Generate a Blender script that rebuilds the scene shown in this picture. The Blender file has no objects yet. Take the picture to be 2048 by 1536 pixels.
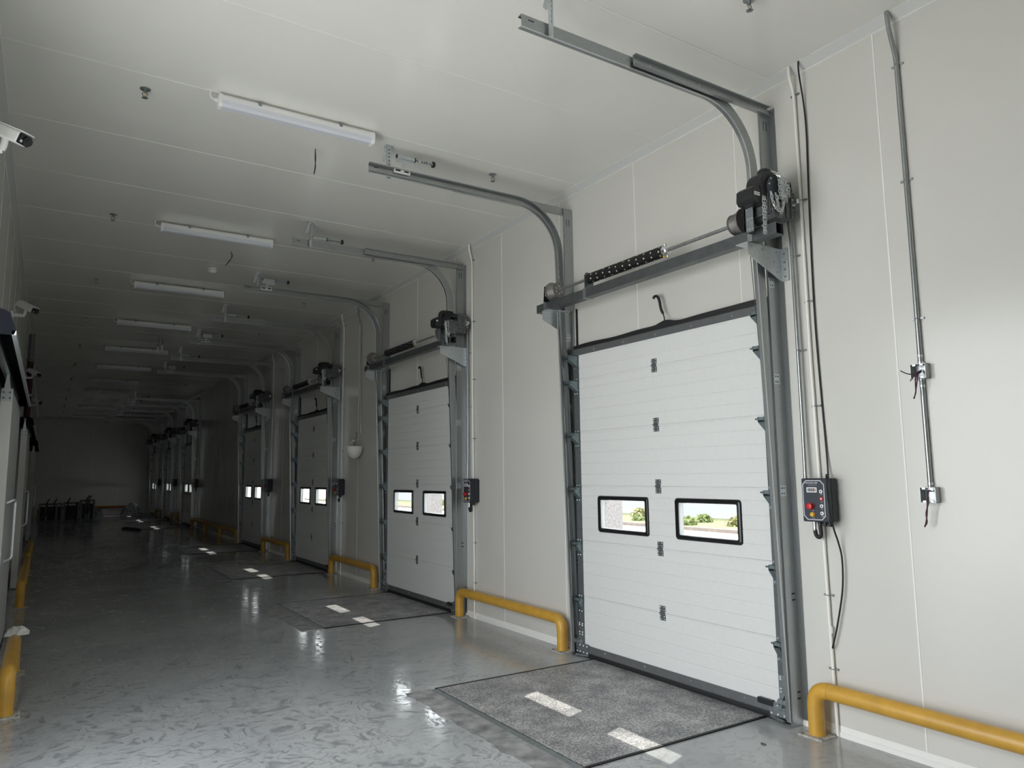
import bpy, bmesh, math, random
from mathutils import Vector, Matrix
random.seed(11)
sc = bpy.context.scene
COL = sc.collection
R_ = math.radians

# ------------------------------------------------------------------ camera
CAM = Vector((-4.2312, 0.0, 1.63))
FPX, YAW, PIT, ROL = 1452.5, R_(32.5787), R_(7.0743), R_(-0.6303)
cy, sy, cp, sp = math.cos(YAW), math.sin(YAW), math.cos(PIT), math.sin(PIT)
vF = Vector((sy * cp, cy * cp, sp))
vR = Vector((cy, -sy, 0))
vU = vR.cross(vF)
cr, sr = math.cos(ROL), math.sin(ROL)
vR2 = cr * vR + sr * vU
vU2 = -sr * vR + cr * vU
cam_d = bpy.data.cameras.new('camera')
cam_d.sensor_width = 36.0
cam_d.lens = FPX * 36.0 / 2048.0
cam_d.clip_start, cam_d.clip_end = 0.02, 300
cam = bpy.data.objects.new('camera', cam_d)
m = Matrix((vR2, vU2, -vF)).transposed().to_4x4()
m.translation = CAM
cam.matrix_world = m
COL.objects.link(cam)
sc.camera = cam

# ------------------------------------------------------------------ world, sun, exposure
SKY = 1.95
SUN = 2.1
w = bpy.data.worlds.new('sky')
sc.world = w
w.use_nodes = True
bg = w.node_tree.nodes['Background']
bg.inputs[0].default_value = (0.93, 0.965, 1.0, 1)
bg.inputs[1].default_value = SKY
sd = bpy.data.lights.new('sun', 'SUN')
sd.energy = SUN
sd.angle = R_(0.53)
sd.color = (1.0, 0.955, 0.87)
so = bpy.data.objects.new('sun', sd)
so.rotation_euler = Vector((-0.83, -0.29, -1.0)).to_track_quat('-Z', 'Y').to_euler()
so.location = (10, 4, 14)
COL.objects.link(so)
NEAR_Y = -2.6           # the near end of the corridor, behind the camera
XL = -4.68              # left wall; the dock-door wall is the plane x = 0
LOPEN = (1.7, 4.9, 0.0, 3.35)     # wide open doorway in the left wall, beside the camera: y0 y1 z0 z1
pd = bpy.data.lights.new('doorway_daylight_portal', 'AREA')
pd.shape = 'RECTANGLE'
pd.size, pd.size_y = LOPEN[3] - LOPEN[2], LOPEN[1] - LOPEN[0]
pd.cycles.is_portal = True
po = bpy.data.objects.new('doorway_daylight_portal', pd)
po.location = (XL - 0.12, (LOPEN[0] + LOPEN[1]) / 2, (LOPEN[2] + LOPEN[3]) / 2)
po.rotation_euler = (0, R_(-90), 0)     # faces +X, into the corridor
COL.objects.link(po)
sc.view_settings.view_transform = 'Standard'
sc.view_settings.look = 'None'
sc.view_settings.gamma = 1.0
sc.view_settings.use_curve_mapping = False
sc.view_settings.exposure = 1.58
sc.cycles.max_bounces = 14
sc.cycles.diffuse_bounces = 9
sc.cycles.glossy_bounces = 5
sc.cycles.transparent_max_bounces = 12
sc.cycles.sample_clamp_indirect = 6.0
sc.cycles.use_denoising = True

# ------------------------------------------------------------------ dimensions (metres)
H = 4.41                # ceiling height
YE = 38.5               # end wall
DOORS = [4.32, 8.852, 13.364, 17.957, 27.21, 31.87, 36.47]     # centres along the wall
DP = ['dock door beside the junction boxes', 'second dock door from the junction boxes',
      'third dock door from the junction boxes', 'fourth dock door from the junction boxes',
      'third dock door from the end wall', 'second dock door from the end wall', 'dock door beside the end wall']
HW = 1.11               # half width of a door leaf

# ------------------------------------------------------------------ materials
MATS = {}
def mat(name, col, rough=0.5, metal=0.0, spec=0.5, noise=None, bump=None, coat=0.0, coatr=0.1):
    """procedural Principled material; noise = (scale, amount) varies the colour, bump = (scale, strength)"""
    mt = bpy.data.materials.new(name)
    mt.use_nodes = True
    nt = mt.node_tree
    b = nt.nodes['Principled BSDF']
    b.inputs['Base Color'].default_value = (*col, 1)
    b.inputs['Roughness'].default_value = rough
    b.inputs['Metallic'].default_value = metal
    b.inputs['Specular IOR Level'].default_value = spec
    b.inputs['Coat Weight'].default_value = coat
    b.inputs['Coat Roughness'].default_value = coatr
    tc = nt.nodes.new('ShaderNodeTexCoord')
    if noise:
        n = nt.nodes.new('ShaderNodeTexNoise')
        n.inputs['Scale'].default_value = noise[0]
        n.inputs['Detail'].default_value = 5
        nt.links.new(tc.outputs['Object'], n.inputs['Vector'])
        r = nt.nodes.new('ShaderNodeValToRGB')
        a = noise[1]
        r.color_ramp.elements[0].position = 0.3
        r.color_ramp.elements[1].position = 0.7
        r.color_ramp.elements[0].color = (*[c * (1 - a) for c in col], 1)
        r.color_ramp.elements[1].color = (*[min(1, c * (1 + a)) for c in col], 1)
        nt.links.new(n.outputs['Fac'], r.inputs['Fac'])
        nt.links.new(r.outputs['Color'], b.inputs['Base Color'])
    if bump:
        n2 = nt.nodes.new('ShaderNodeTexNoise')
        n2.inputs['Scale'].default_value = bump[0]
        n2.inputs['Detail'].default_value = 3
        nt.links.new(tc.outputs['Object'], n2.inputs['Vector'])
        bp = nt.nodes.new('ShaderNodeBump')
        bp.inputs['Strength'].default_value = bump[1]
        bp.inputs['Distance'].default_value = 0.01
        nt.links.new(n2.outputs['Fac'], bp.inputs['Height'])
        nt.links.new(bp.outputs['Normal'], b.inputs['Normal'])
    MATS[name] = mt
    return mt

mat('panel', (0.66, 0.653, 0.615), 0.2, noise=(1.3, 0.02), bump=(2.2, 0.05))
mat('ceil_panel', (0.85, 0.84, 0.795), 0.14, noise=(1.3, 0.02), bump=(1.2, 0.03))
mat('sealant', (0.87, 0.87, 0.84), 0.45)
mat('cove', (0.66, 0.665, 0.65), 0.3)
mat('door_skin', (0.72, 0.73, 0.715), 0.42, noise=(30, 0.015))
mat('galv', (0.40, 0.42, 0.425), 0.3, 0.85, noise=(70, 0.06))
mat('galv_bright', (0.62, 0.66, 0.68), 0.35, 0.7, noise=(40, 0.08))
mat('galv_dark', (0.28, 0.31, 0.32), 0.42, 0.75, noise=(45, 0.18))
mat('bracket', (0.22, 0.27, 0.28), 0.38, 0.75, noise=(60, 0.2))
mat('beam', (0.15, 0.16, 0.165), 0.38, 0.7, noise=(16, 0.12))
mat('stile', (0.115, 0.125, 0.13), 0.45, 0.2, noise=(30, 0.1))
mat('alu_grey', (0.15, 0.155, 0.16), 0.42, 0.35, noise=(22, 0.08))
mat('rubber', (0.012, 0.012, 0.013), 0.6)
mat('black', (0.014, 0.015, 0.017), 0.42)
mat('black_gloss', (0.012, 0.012, 0.014), 0.22)
mat('cast', (0.13, 0.138, 0.14), 0.5, 0.5, noise=(35, 0.3), bump=(60, 0.3))
mat('drum', (0.23, 0.22, 0.21), 0.5, 0.6, noise=(40, 0.2))
mat('shaft', (0.33, 0.33, 0.33), 0.42, 0.7, noise=(40, 0.15))
mat('zinc', (0.8, 0.82, 0.83), 0.28, 0.85)
mat('white_plastic', (0.86, 0.86, 0.85), 0.35)
mat('ivory', (0.90, 0.885, 0.83), 0.35)
mat('diffuser', (0.72, 0.74, 0.80), 0.3)
mat('yellow', (0.60, 0.335, 0.045), 0.42, noise=(9, 0.1), bump=(14, 0.08), coat=0.25, coatr=0.25)
mat('yellow_trim', (0.85, 0.6, 0.08), 0.5)
mat('navy', (0.022, 0.026, 0.036), 0.42, noise=(150, 0.25))
mat('face', (0.035, 0.042, 0.055), 0.4)
mat('lavender', (0.52, 0.53, 0.60), 0.45)
mat('red', (0.62, 0.02, 0.025), 0.35)
mat('amber', (0.75, 0.42, 0.05), 0.3)
mat('print_white', (0.8, 0.8, 0.8), 0.5)
mat('print_grey', (0.4, 0.4, 0.42), 0.5)
mat('display', (0.03, 0.035, 0.03), 0.25)
mat('plate_dirt', (0.45, 0.44, 0.40), 0.6, noise=(40, 0.35))
mat('grout', (0.27, 0.27, 0.27), 0.45, noise=(9, 0.5), bump=(14, 0.6))
mat('hood', (0.005, 0.0055, 0.009), 0.7, spec=0.1)
mat('hood_inner', (0.35, 0.37, 0.38), 0.4)
mat('leaf', (0.78, 0.78, 0.76), 0.35, noise=(3, 0.04))
mat('leaf_shaded', (0.50, 0.51, 0.50), 0.4)  # darker copy of the white leaf: shade on its room side put into the colour
mat('maroon', (0.07, 0.004, 0.015), 0.5)
mat('wire_dark', (0.05, 0.03, 0.03), 0.5)
mat('wire_purple', (0.10, 0.03, 0.07), 0.5)
mat('film', (0.72, 0.72, 0.70), 0.3, noise=(12, 0.25))
mat('film_grey', (0.30, 0.31, 0.31), 0.4, noise=(22, 0.5), bump=(25, 0.8))
mat('rack_dark', (0.05, 0.052, 0.055), 0.5, noise=(10, 0.5))
mat('rack_grey', (0.25, 0.26, 0.26), 0.45, 0.3)
mat('steel', (0.16, 0.18, 0.185), 0.45, 0.5)
mat('orange', (0.42, 0.15, 0.03), 0.45)
mat('concrete', (0.72, 0.71, 0.68), 0.85, noise=(0.6, 0.06))
mat('kerb', (0.16, 0.13, 0.11), 0.8, noise=(3, 0.2))
mat('soil', (0.15, 0.16, 0.07), 0.9, noise=(2, 0.3))
mat('leaves', (0.21, 0.25, 0.095), 0.6, noise=(6, 0.5))
mat('leaves2', (0.29, 0.28, 0.13), 0.6, noise=(6, 0.5))
mat('outer_wall', (0.31, 0.33, 0.35), 0.8)
mat('granite', (0.15, 0.14, 0.14), 0.6, noise=(22, 0.4))

def glass_mat():
    mt = bpy.data.materials.new('acrylic')
    mt.use_nodes = True
    nt = mt.node_tree
    nt.nodes.clear()
    o = nt.nodes.new('ShaderNodeOutputMaterial')
    t = nt.nodes.new('ShaderNodeBsdfTransparent')
    t.inputs[0].default_value = (0.96, 0.97, 0.965, 1)
    g = nt.nodes.new('ShaderNodeBsdfGlossy')
    g.inputs['Roughness'].default_value = 0.02
    lw = nt.nodes.new('ShaderNodeLayerWeight')
    lw.inputs['Blend'].default_value = 0.5
    pw = nt.nodes.new('ShaderNodeMath')
    pw.operation = 'POWER'
    pw.inputs[1].default_value = 5.0
    nt.links.new(lw.outputs['Facing'], pw.inputs[0])
    f = nt.nodes.new('ShaderNodeMath')          # Schlick's curve, the same from either side
    f.operation = 'MULTIPLY_ADD'
    f.inputs[1].default_value = 0.9
    f.inputs[2].default_value = 0.04
    nt.links.new(pw.outputs[0], f.inputs[0])
    mx = nt.nodes.new('ShaderNodeMixShader')
    nt.links.new(f.outputs[0], mx.inputs[0])
    nt.links.new(t.outputs[0], mx.inputs[1])
    nt.links.new(g.outputs[0], mx.inputs[2])
    nt.links.new(mx.outputs[0], o.inputs[0])
    MATS['acrylic'] = mt
glass_mat()

def sleeve_mat():
    """clear-white acrylic edge of the double glazing: daylight glows through it"""
    mt = bpy.data.materials.new('acrylic_edge')
    mt.use_nodes = True
    nt = mt.node_tree
    nt.nodes.clear()
    o = nt.nodes.new('ShaderNodeOutputMaterial')
    d = nt.nodes.new('ShaderNodeBsdfDiffuse'); d.inputs[0].default_value = (0.75, 0.77, 0.77, 1)
    t = nt.nodes.new('ShaderNodeBsdfTransparent'); t.inputs[0].default_value = (0.85, 0.88, 0.88, 1)
    mx = nt.nodes.new('ShaderNodeMixShader'); mx.inputs[0].default_value = 0.6
    nt.links.new(d.outputs[0], mx.inputs[1]); nt.links.new(t.outputs[0], mx.inputs[2]); nt.links.new(mx.outputs[0], o.inputs[0])
    MATS['acrylic_edge'] = mt
sleeve_mat()

def floor_mat():
    mt = bpy.data.materials.new('epoxy_floor')
    mt.use_nodes = True
    nt = mt.node_tree
    N, L = nt.nodes.new, nt.links.new
    b = nt.nodes['Principled BSDF']
    tc = N('ShaderNodeTexCoord')
    def noise(scale, detail=4, dist=0.0, vec=None):
        n = N('ShaderNodeTexNoise')
        n.inputs['Scale'].default_value = scale
        n.inputs['Detail'].default_value = detail
        n.inputs['Distortion'].default_value = dist
        L(vec or tc.outputs['Object'], n.inputs['Vector'])
        return n.outputs['Fac']
    def ramp(fac, p0, p1, c0=0.0, c1=1.0):
        r = N('ShaderNodeMapRange')
        r.inputs['From Min'].default_value = p0
        r.inputs['From Max'].default_value = p1
        r.inputs['To Min'].default_value = c0
        r.inputs['To Max'].default_value = c1
        r.interpolation_type = 'SMOOTHSTEP'
        L(fac, r.inputs['Value'])
        return r.outputs['Result']
    def mul(a, c):
        x = N('ShaderNodeMath')
        x.operation = 'MULTIPLY'
        L(a, x.inputs[0])
        if isinstance(c, (int, float)): x.inputs[1].default_value = c
        else: L(c, x.inputs[1])
        return x.outputs[0]
    def add(a, c):
        x = N('ShaderNodeMath')
        x.operation = 'ADD'
        L(a, x.inputs[0]); L(c, x.inputs[1])
        return x.outputs[0]
    def mix(fac, a, c):
        x = N('ShaderNodeMix')
        x.data_type = 'RGBA'
        L(fac, x.inputs['Factor'])
        for k, v in ((6, a), (7, c)):
            if isinstance(v, tuple): x.inputs[k].default_value = (*v, 1)
            else: L(v, x.inputs[k])
        return x.outputs[2]
    # warped coordinates so that the scuffs curve
    wn = N('ShaderNodeTexNoise')
    wn.inputs['Scale'].default_value = 2.3
    L(tc.outputs['Object'], wn.inputs['Vector'])
    vm = N('ShaderNodeVectorMath')
    vm.operation = 'MULTIPLY_ADD'
    L(wn.outputs['Color'], vm.inputs[0])
    vm.inputs[1].default_value = (0.55, 0.55, 0)
    L(tc.outputs['Object'], vm.inputs[2])
    def scuff(scale, width, seed, keep):
        mp = N('ShaderNodeMapping')
        mp.inputs['Location'].default_value = (seed, seed * 1.7, 0)
        mp.inputs['Rotation'].default_value = (0, 0, seed)
        L(vm.outputs[0], mp.inputs['Vector'])
        v = N('ShaderNodeTexVoronoi')
        v.feature = 'DISTANCE_TO_EDGE'
        v.inputs['Scale'].default_value = scale
        L(mp.outputs[0], v.inputs['Vector'])
        line = ramp(v.outputs['Distance'], 0.0, width, 1.0, 0.0)
        return mul(line, ramp(noise(scale * 1.6, 3, 0, mp.outputs[0]), keep, keep + 0.07))
    s = add(add(scuff(3.2, 0.05, 0.4, 0.52), scuff(6.5, 0.085, 2.1, 0.52)), add(scuff(11, 0.12, 4.0, 0.53), scuff(4.4, 0.13, 5.3, 0.57)))
    cl = N('ShaderNodeMath'); cl.operation = 'MINIMUM'; cl.inputs[1].default_value = 1.0
    L(s, cl.inputs[0])
    sx = N('ShaderNodeSeparateXYZ')
    L(tc.outputs['Object'], sx.inputs[0])
    walked = ramp(sx.outputs['X'], -0.9, -1.5, 0.10, 1.0)      # the strip along the doors is cleaner
    s = mul(cl.outputs[0], walked)
    base = mix(ramp(noise(0.7, 6, 0.6), 0.35, 0.68), (0.36, 0.375, 0.385), (0.46, 0.472, 0.475))
    base = mix(ramp(noise(9.0, 5, 2.2), 0.5, 0.68, 0, 0.55), base, (0.31, 0.315, 0.315))
    base = mix(mul(s, 0.62), base, (0.15, 0.155, 0.16))
    L(base, b.inputs['Base Color'])
    rr = add(ramp(noise(3.0, 5, 1.0), 0.35, 0.7, 0.07, 0.17), mul(s, 0.18))
    L(rr, b.inputs['Roughness'])
    b.inputs['Specular IOR Level'].default_value = 0.5
    h = add(mul(noise(7.0, 3, 0.4), 0.55), mul(s, -0.10))
    h = add(h, mul(noise(38, 2), 0.05))
    bp = N('ShaderNodeBump')
    bp.inputs['Strength'].default_value = 0.16
    bp.inputs['Distance'].default_value = 0.012
    L(h, bp.inputs['Height'])
    L(bp.outputs[0], b.inputs['Normal'])
    MATS['floor'] = mt
floor_mat()

def tread_mat():
    """worn steel chequer plate: a fine grid of raised dashes"""
    mt = bpy.data.materials.new('chequer_plate')
    mt.use_nodes = True
    nt = mt.node_tree
    N, L = nt.nodes.new, nt.links.new
    b = nt.nodes['Principled BSDF']
    tc = N('ShaderNodeTexCoord')
    mp = N('ShaderNodeMapping')
    mp.inputs['Rotation'].default_value = (0, 0, R_(45))
    L(tc.outputs['Object'], mp.inputs['Vector'])
    ck = N('ShaderNodeTexChecker')
    ck.inputs['Scale'].default_value = 52
    ck.inputs['Color1'].default_value = (1, 1, 1, 1)
    ck.inputs['Color2'].default_value = (0, 0, 0, 1)
    L(mp.outputs[0], ck.inputs['Vector'])
    n = N('ShaderNodeTexNoise'); n.inputs['Scale'].default_value = 4.5; n.inputs['Detail'].default_value = 8
    L(tc.outputs['Object'], n.inputs['Vector'])
    r = N('ShaderNodeValToRGB')
    r.color_ramp.elements[0].position, r.color_ramp.elements[1].position = 0.34, 0.66
    r.color_ramp.elements[0].color = (0.23, 0.23, 0.238, 1)
    r.color_ramp.elements[1].color = (0.46, 0.455, 0.45, 1)
    L(n.outputs['Fac'], r.inputs['Fac'])
    n3 = N('ShaderNodeTexNoise'); n3.inputs['Scale'].default_value = 95; n3.inputs['Detail'].default_value = 2
    L(tc.outputs['Object'], n3.inputs['Vector'])
    r3 = N('ShaderNodeValToRGB')
    r3.color_ramp.elements[0].position, r3.color_ramp.elements[1].position = 0.42, 0.62
    r3.color_ramp.elements[0].color = (0.6, 0.6, 0.6, 1)
    r3.color_ramp.elements[1].color = (1.5, 1.5, 1.5, 1)
    L(n3.outputs['Fac'], r3.inputs['Fac'])
    mx = N('ShaderNodeMix'); mx.data_type = 'RGBA'; mx.blend_type = 'MULTIPLY'
    mx.inputs['Factor'].default_value = 1
    L(r.outputs['Color'], mx.inputs[6]); L(r3.outputs['Color'], mx.inputs[7])
    L(mx.outputs[2], b.inputs['Base Color'])
    b.inputs['Metallic'].default_value = 0.25
    b.inputs['Roughness'].default_value = 0.5
    bp = N('ShaderNodeBump'); bp.inputs['Strength'].default_value = 0.5; bp.inputs['Distance'].default_value = 0.004
    L(ck.outputs['Fac'], bp.inputs['Height'])
    L(bp.outputs[0], b.inputs['Normal'])
    MATS['tread'] = mt
tread_mat()

def coil_mat():
    """black spring wire with rows of short white paint marks"""
    mt = bpy.data.materials.new('spring_coil')
    mt.use_nodes = True
    nt = mt.node_tree
    N, L = nt.nodes.new, nt.links.new
    b = nt.nodes['Principled BSDF']
    tc = N('ShaderNodeTexCoord')
    sx = N('ShaderNodeSeparateXYZ'); L(tc.outputs['Object'], sx.inputs[0])
    def M(op, a, c=None):
        x = N('ShaderNodeMath'); x.operation = op
        for i, v in enumerate((a, c)):
            if v is None: continue
            if isinstance(v, (int, float)): x.inputs[i].default_value = v
            else: L(v, x.inputs[i])
        return x.outputs[0]
    ang = M('ARCTAN2', sx.outputs['Z'], sx.outputs['X'])
    yy = M('MULTIPLY', sx.outputs['Y'], 1 / 0.084)
    a = M('FRACT', M('ADD', M('MULTIPLY', ang, 7 / (2 * math.pi)), M('MULTIPLY', M('FLOOR', yy), 0.37)))
    f = M('FRACT', yy)
    mask = M('MULTIPLY', M('LESS_THAN', f, 0.17), M('LESS_THAN', a, 0.34))
    mx = N('ShaderNodeMix'); mx.data_type = 'RGBA'
    mx.inputs[6].default_value = (0.016, 0.016, 0.016, 1)
    mx.inputs[7].default_value = (0.62, 0.6, 0.52, 1)
    L(mask, mx.inputs['Factor'])
    L(mx.outputs[2], b.inputs['Base Color'])
    b.inputs['Roughness'].default_value = 0.4
    MATS['coil'] = mt
coil_mat()

# ------------------------------------------------------------------ mesh builder
TINY = {'bolts', 'hinge_rivets', 'top_screws', 'bottom_screws', 'small_print', 'strap_holes', 'digits', 'arrow_symbols', 'hand_chain', 'weld_bead', 'screw_lugs'}
class MB:
    def __init__(s): s.v, s.f = [], []
    def add(s, vs, fs):
        n = len(s.v)
        s.v += [tuple(p) for p in vs]
        s.f += [tuple(i + n for i in q) for q in fs]
        return s
    def box(s, x0, x1, y0, y1, z0, z1):
        x0, x1 = sorted((x0, x1)); y0, y1 = sorted((y0, y1)); z0, z1 = sorted((z0, z1))
        vs = [(x, y, z) for z in (z0, z1) for y in (y0, y1) for x in (x0, x1)]
        return s.add(vs, [(0, 2, 3, 1), (4, 5, 7, 6), (0, 1, 5, 4), (2, 6, 7, 3), (0, 4, 6, 2), (1, 3, 7, 5)])
    def obox(s, c, size, rot):
        c = Vector(c); a, b, d = [k / 2 for k in size]
        vs = [c + rot @ Vector((x, y, z)) for z in (-d, d) for y in (-b, b) for x in (-a, a)]
        return s.add(vs, [(0, 2, 3, 1), (4, 5, 7, 6), (0, 1, 5, 4), (2, 6, 7, 3), (0, 4, 6, 2), (1, 3, 7, 5)])
    def prism(s, poly, axis, a0, a1):
        """poly in the plane normal to axis ('x': (y,z); 'y': (x,z); 'z': (x,y)), extruded a0..a1"""
        def P(p, a):
            return {'x': (a, p[0], p[1]), 'y': (p[0], a, p[1]), 'z': (p[0], p[1], a)}[axis]
        n = len(poly)
        vs = [P(p, a0) for p in poly] + [P(p, a1) for p in poly]
        fs = [tuple(range(n)), tuple(range(2 * n - 1, n - 1, -1))]
        fs += [(i, i + n, (i + 1) % n + n, (i + 1) % n) for i in range(n)]
        return s.add(vs, fs)
    def tube(s, path, r, n=10, cap=True, closed=False):
        P = [Vector(p) for p in path]
        rs = r if isinstance(r, (list, tuple)) else [r] * len(P)
        k = len(P)
        T = []
        for i in range(k):
            a = P[i - 1] if (i > 0 or closed) else P[i]
            b = P[(i + 1) % k] if (i < k - 1 or closed) else P[i]
            t = (b - a)
            T.append(t.normalized() if t.length > 1e-9 else Vector((0, 0, 1)))
        u = T[0].orthogonal().normalized()
        rings = []
        for i in range(k):
            u = (u - T[i] * u.dot(T[i]))
            u = u.normalized() if u.length > 1e-6 else T[i].orthogonal().normalized()
            w_ = T[i].cross(u)
            rings.append([P[i] + rs[i] * (math.cos(q) * u + math.sin(q) * w_) for q in [2 * math.pi * j / n for j in range(n)]])
        vs = [p for rg in rings for p in rg]
        fs = []
        for i in range(k if closed else k - 1):
            i2 = (i + 1) % k
            fs += [(i * n + j, i * n + (j + 1) % n, i2 * n + (j + 1) % n, i2 * n + j) for j in range(n)]
        if cap and not closed:
            fs += [tuple(range(n - 1, -1, -1)), tuple((k - 1) * n + j for j in range(n))]
        return s.add(vs, fs)
    def cyl(s, p0, p1, r, n=14): return s.tube([p0, p1], r, n)
    def lathe(s, prof, org, axis, n=24, cap=True):
        """prof = [(radius, distance along axis)]"""
        o, a = Vector(org), Vector(axis).normalized()
        return s.tube_rings([(o + a * h, r) for r, h in prof], a, n, cap)
    def tube_rings(s, rows, a, n, cap):
        u = a.orthogonal().normalized(); w_ = a.cross(u)
        vs = [c + r * (math.cos(2 * math.pi * j / n) * u + math.sin(2 * math.pi * j / n) * w_) for c, r in rows for j in range(n)]
        fs = [(i * n + j, i * n + (j + 1) % n, (i + 1) * n + (j + 1) % n, (i + 1) * n + j) for i in range(len(rows) - 1) for j in range(n)]
        if cap: fs += [tuple(range(n - 1, -1, -1)), tuple((len(rows) - 1) * n + j for j in range(n))]
        return s.add(vs, fs)
    def sweep(s, path, sec, y0):
        """closed section polygon [(n, u)] swept along an x-z path at y0 (u adds to y, n is the in-plane normal)"""
        P = [Vector((p[0], p[1])) for p in path]
        k, n = len(P), len(sec)
        vs = []
        for i in range(k):
            t = (P[min(i + 1, k - 1)] - P[max(i - 1, 0)]).normalized()
            nn = Vector((t.y, -t.x))
            for a, u in sec:
                q = P[i] + nn * a
                vs.append((q.x, y0 + u, q.y))
        fs = [(i * n + j, i * n + (j + 1) % n, (i + 1) * n + (j + 1) % n, (i + 1) * n + j) for i in range(k - 1) for j in range(n)]
        fs += [tuple(range(n - 1, -1, -1)), tuple((k - 1) * n + j for j in range(n))]
        return s.add(vs, fs)
    def build(s, name, material, parent=None, smooth=False, bevel=0.0, loc=None, auto=None):
        me = bpy.data.meshes.new(name)
        me.from_pydata(s.v, [], s.f)
        bm = bmesh.new(); bm.from_mesh(me)
        bmesh.ops.recalc_face_normals(bm, faces=bm.faces)
        bm.to_mesh(me); bm.free()
        if smooth:
            me.polygons.foreach_set('use_smooth', [True] * len(me.polygons))
            me.set_sharp_from_angle(angle=R_(auto or 40))
        me.materials.append(MATS[material])
        o = bpy.data.objects.new(name, me)
        COL.objects.link(o)
        if name in TINY: o['kind'] = 'stuff'
        if parent is not None: o.parent = parent
        if loc is not None: o.location = loc
        if bevel:
            b = o.modifiers.new('bevel', 'BEVEL')
            b.width = bevel; b.segments = 2; b.limit_method = 'ANGLE'
        return o

def empty(name, loc=(0, 0, 0), rz=0.0):
    o = bpy.data.objects.new(name, None)
    o.empty_display_size = 0.1
    o.location = loc
    o.rotation_euler = (0, 0, rz)
    COL.objects.link(o)
    return o
def tag(o, label=None, cat=None, group=None, kind=None):
    for k, v in (('label', label), ('category', cat), ('group', group), ('kind', kind)):
        if v: o[k] = v
    return o
KIDS = {}
def copy_tree(o, parent=None):
    c = o.copy()
    COL.objects.link(c)
    c.parent = parent
    for ch in [x for x in ALL_CHILDREN(o)]:
        copy_tree(ch, c)
    return c
def ALL_CHILDREN(o):
    if o.name not in KIDS:
        KIDS[o.name] = list(o.children)
    return KIDS[o.name]
def arc(cx, cz, r, a0, a1, n):
    return [(cx + r * math.cos(R_(a0 + (a1 - a0) * i / n)), cz + r * math.sin(R_(a0 + (a1 - a0) * i / n))) for i in range(n + 1)]
def bend3(pts, r, n=6):
    """round the corners of a 3-D polyline"""
    P = [Vector(p) for p in pts]
    out = [P[0]]
    for i in range(1, len(P) - 1):
        a, b, c = P[i - 1], P[i], P[i + 1]
        d0, d1 = (a - b), (c - b)
        q = min(r, d0.length * 0.49, d1.length * 0.49)
        p0, p1 = b + d0.normalized() * q, b + d1.normalized() * q
        for k in range(n + 1):
            t = k / n
            out.append((1 - t) ** 2 * p0 + 2 * t * (1 - t) * b + t * t * p1)
    out.append(P[-1])
    return out
def spline(pts, n=8):
    P = [Vector(p) for p in pts]
    P = [2 * P[0] - P[1]] + P + [2 * P[-1] - P[-2]]
    out = []
    for i in range(1, len(P) - 2):
        for k in range(n):
            t = k / n
            a, b, c, d = P[i - 1], P[i], P[i + 1], P[i + 2]
            out.append(0.5 * ((2 * b) + (c - a) * t + (2 * a - 5 * b + 4 * c - d) * t * t + (3 * b - a - 3 * c + d) * t ** 3))
    out.append(P[-2])
    return out

# ------------------------------------------------------------------ the shell
def build_floor():
    mb = MB().box(XL - 0.1, 0.1, NEAR_Y - 0.1, YE + 0.1, -0.2, 0.0)
    tag(mb.build('floor', 'floor'), 'glossy grey scuffed epoxy floor of the loading corridor', 'floor', kind='structure')
build_floor()

PITCH = 1.1115
def right_wall():
    root = tag(empty('wall_right'), 'white insulated panel wall holding the row of dock doors', 'wall', kind='structure')
    ys = [2.366 + PITCH * k for k in range(-5, 40)]
    ys = [NEAR_Y] + [y for y in ys if NEAR_Y + 0.2 < y < YE - 0.2] + [YE]
    for a, b in zip(ys, ys[1:]):
        mb = MB()
        cuts = [(max(a, d - 1.075), min(b, d + 1.075)) for d in DOORS if d - 1.075 < b and d + 1.075 > a]
        if not cuts: mb.box(0, 0.1, a, b, 0, H)
        else:
            c0, c1 = cuts[0]
            if c0 > a + 1e-4: mb.box(0, 0.1, a, c0, 0, H)
            if c1 < b - 1e-4: mb.box(0, 0.1, c1, b, 0, H)
            mb.box(0, 0.1, c0, c1, 2.74, H)
        mb.build('wall_panel', 'panel', root)
    for y in ys[1:-1]:
        z0 = 0.0
        if any(abs(y - d) < 1.085 for d in DOORS): z0 = 2.74
        MB().box(-0.0022, 0.001, y - 0.0045, y + 0.0045, z0, H - 0.06).build('sealant_joint', 'sealant', root)
right_wall()
def ceiling():
    root = tag(empty('ceiling', (0, 0, H)), 'glossy white insulated panel ceiling with narrow joints', 'ceiling', kind='structure')
    ys = [3.111 + 1.1135 * k for k in range(-6, 40)]
    ys = [NEAR_Y - 0.1] + [y for y in ys if NEAR_Y + 0.2 < y < YE - 0.2] + [YE + 0.1]
    for a, b in zip(ys, ys[1:]):
        MB().box(XL - 0.1, 0.1, a, b, 0, 0.12).build('ceiling_panel', 'ceil_panel', root)
    for y in ys[1:-1]:
        MB().box(XL + 0.06, -0.06, y - 0.0045, y + 0.0045, -0.0022, 0.001).build('sealant_joint', 'sealant', root)
ceiling()
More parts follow.
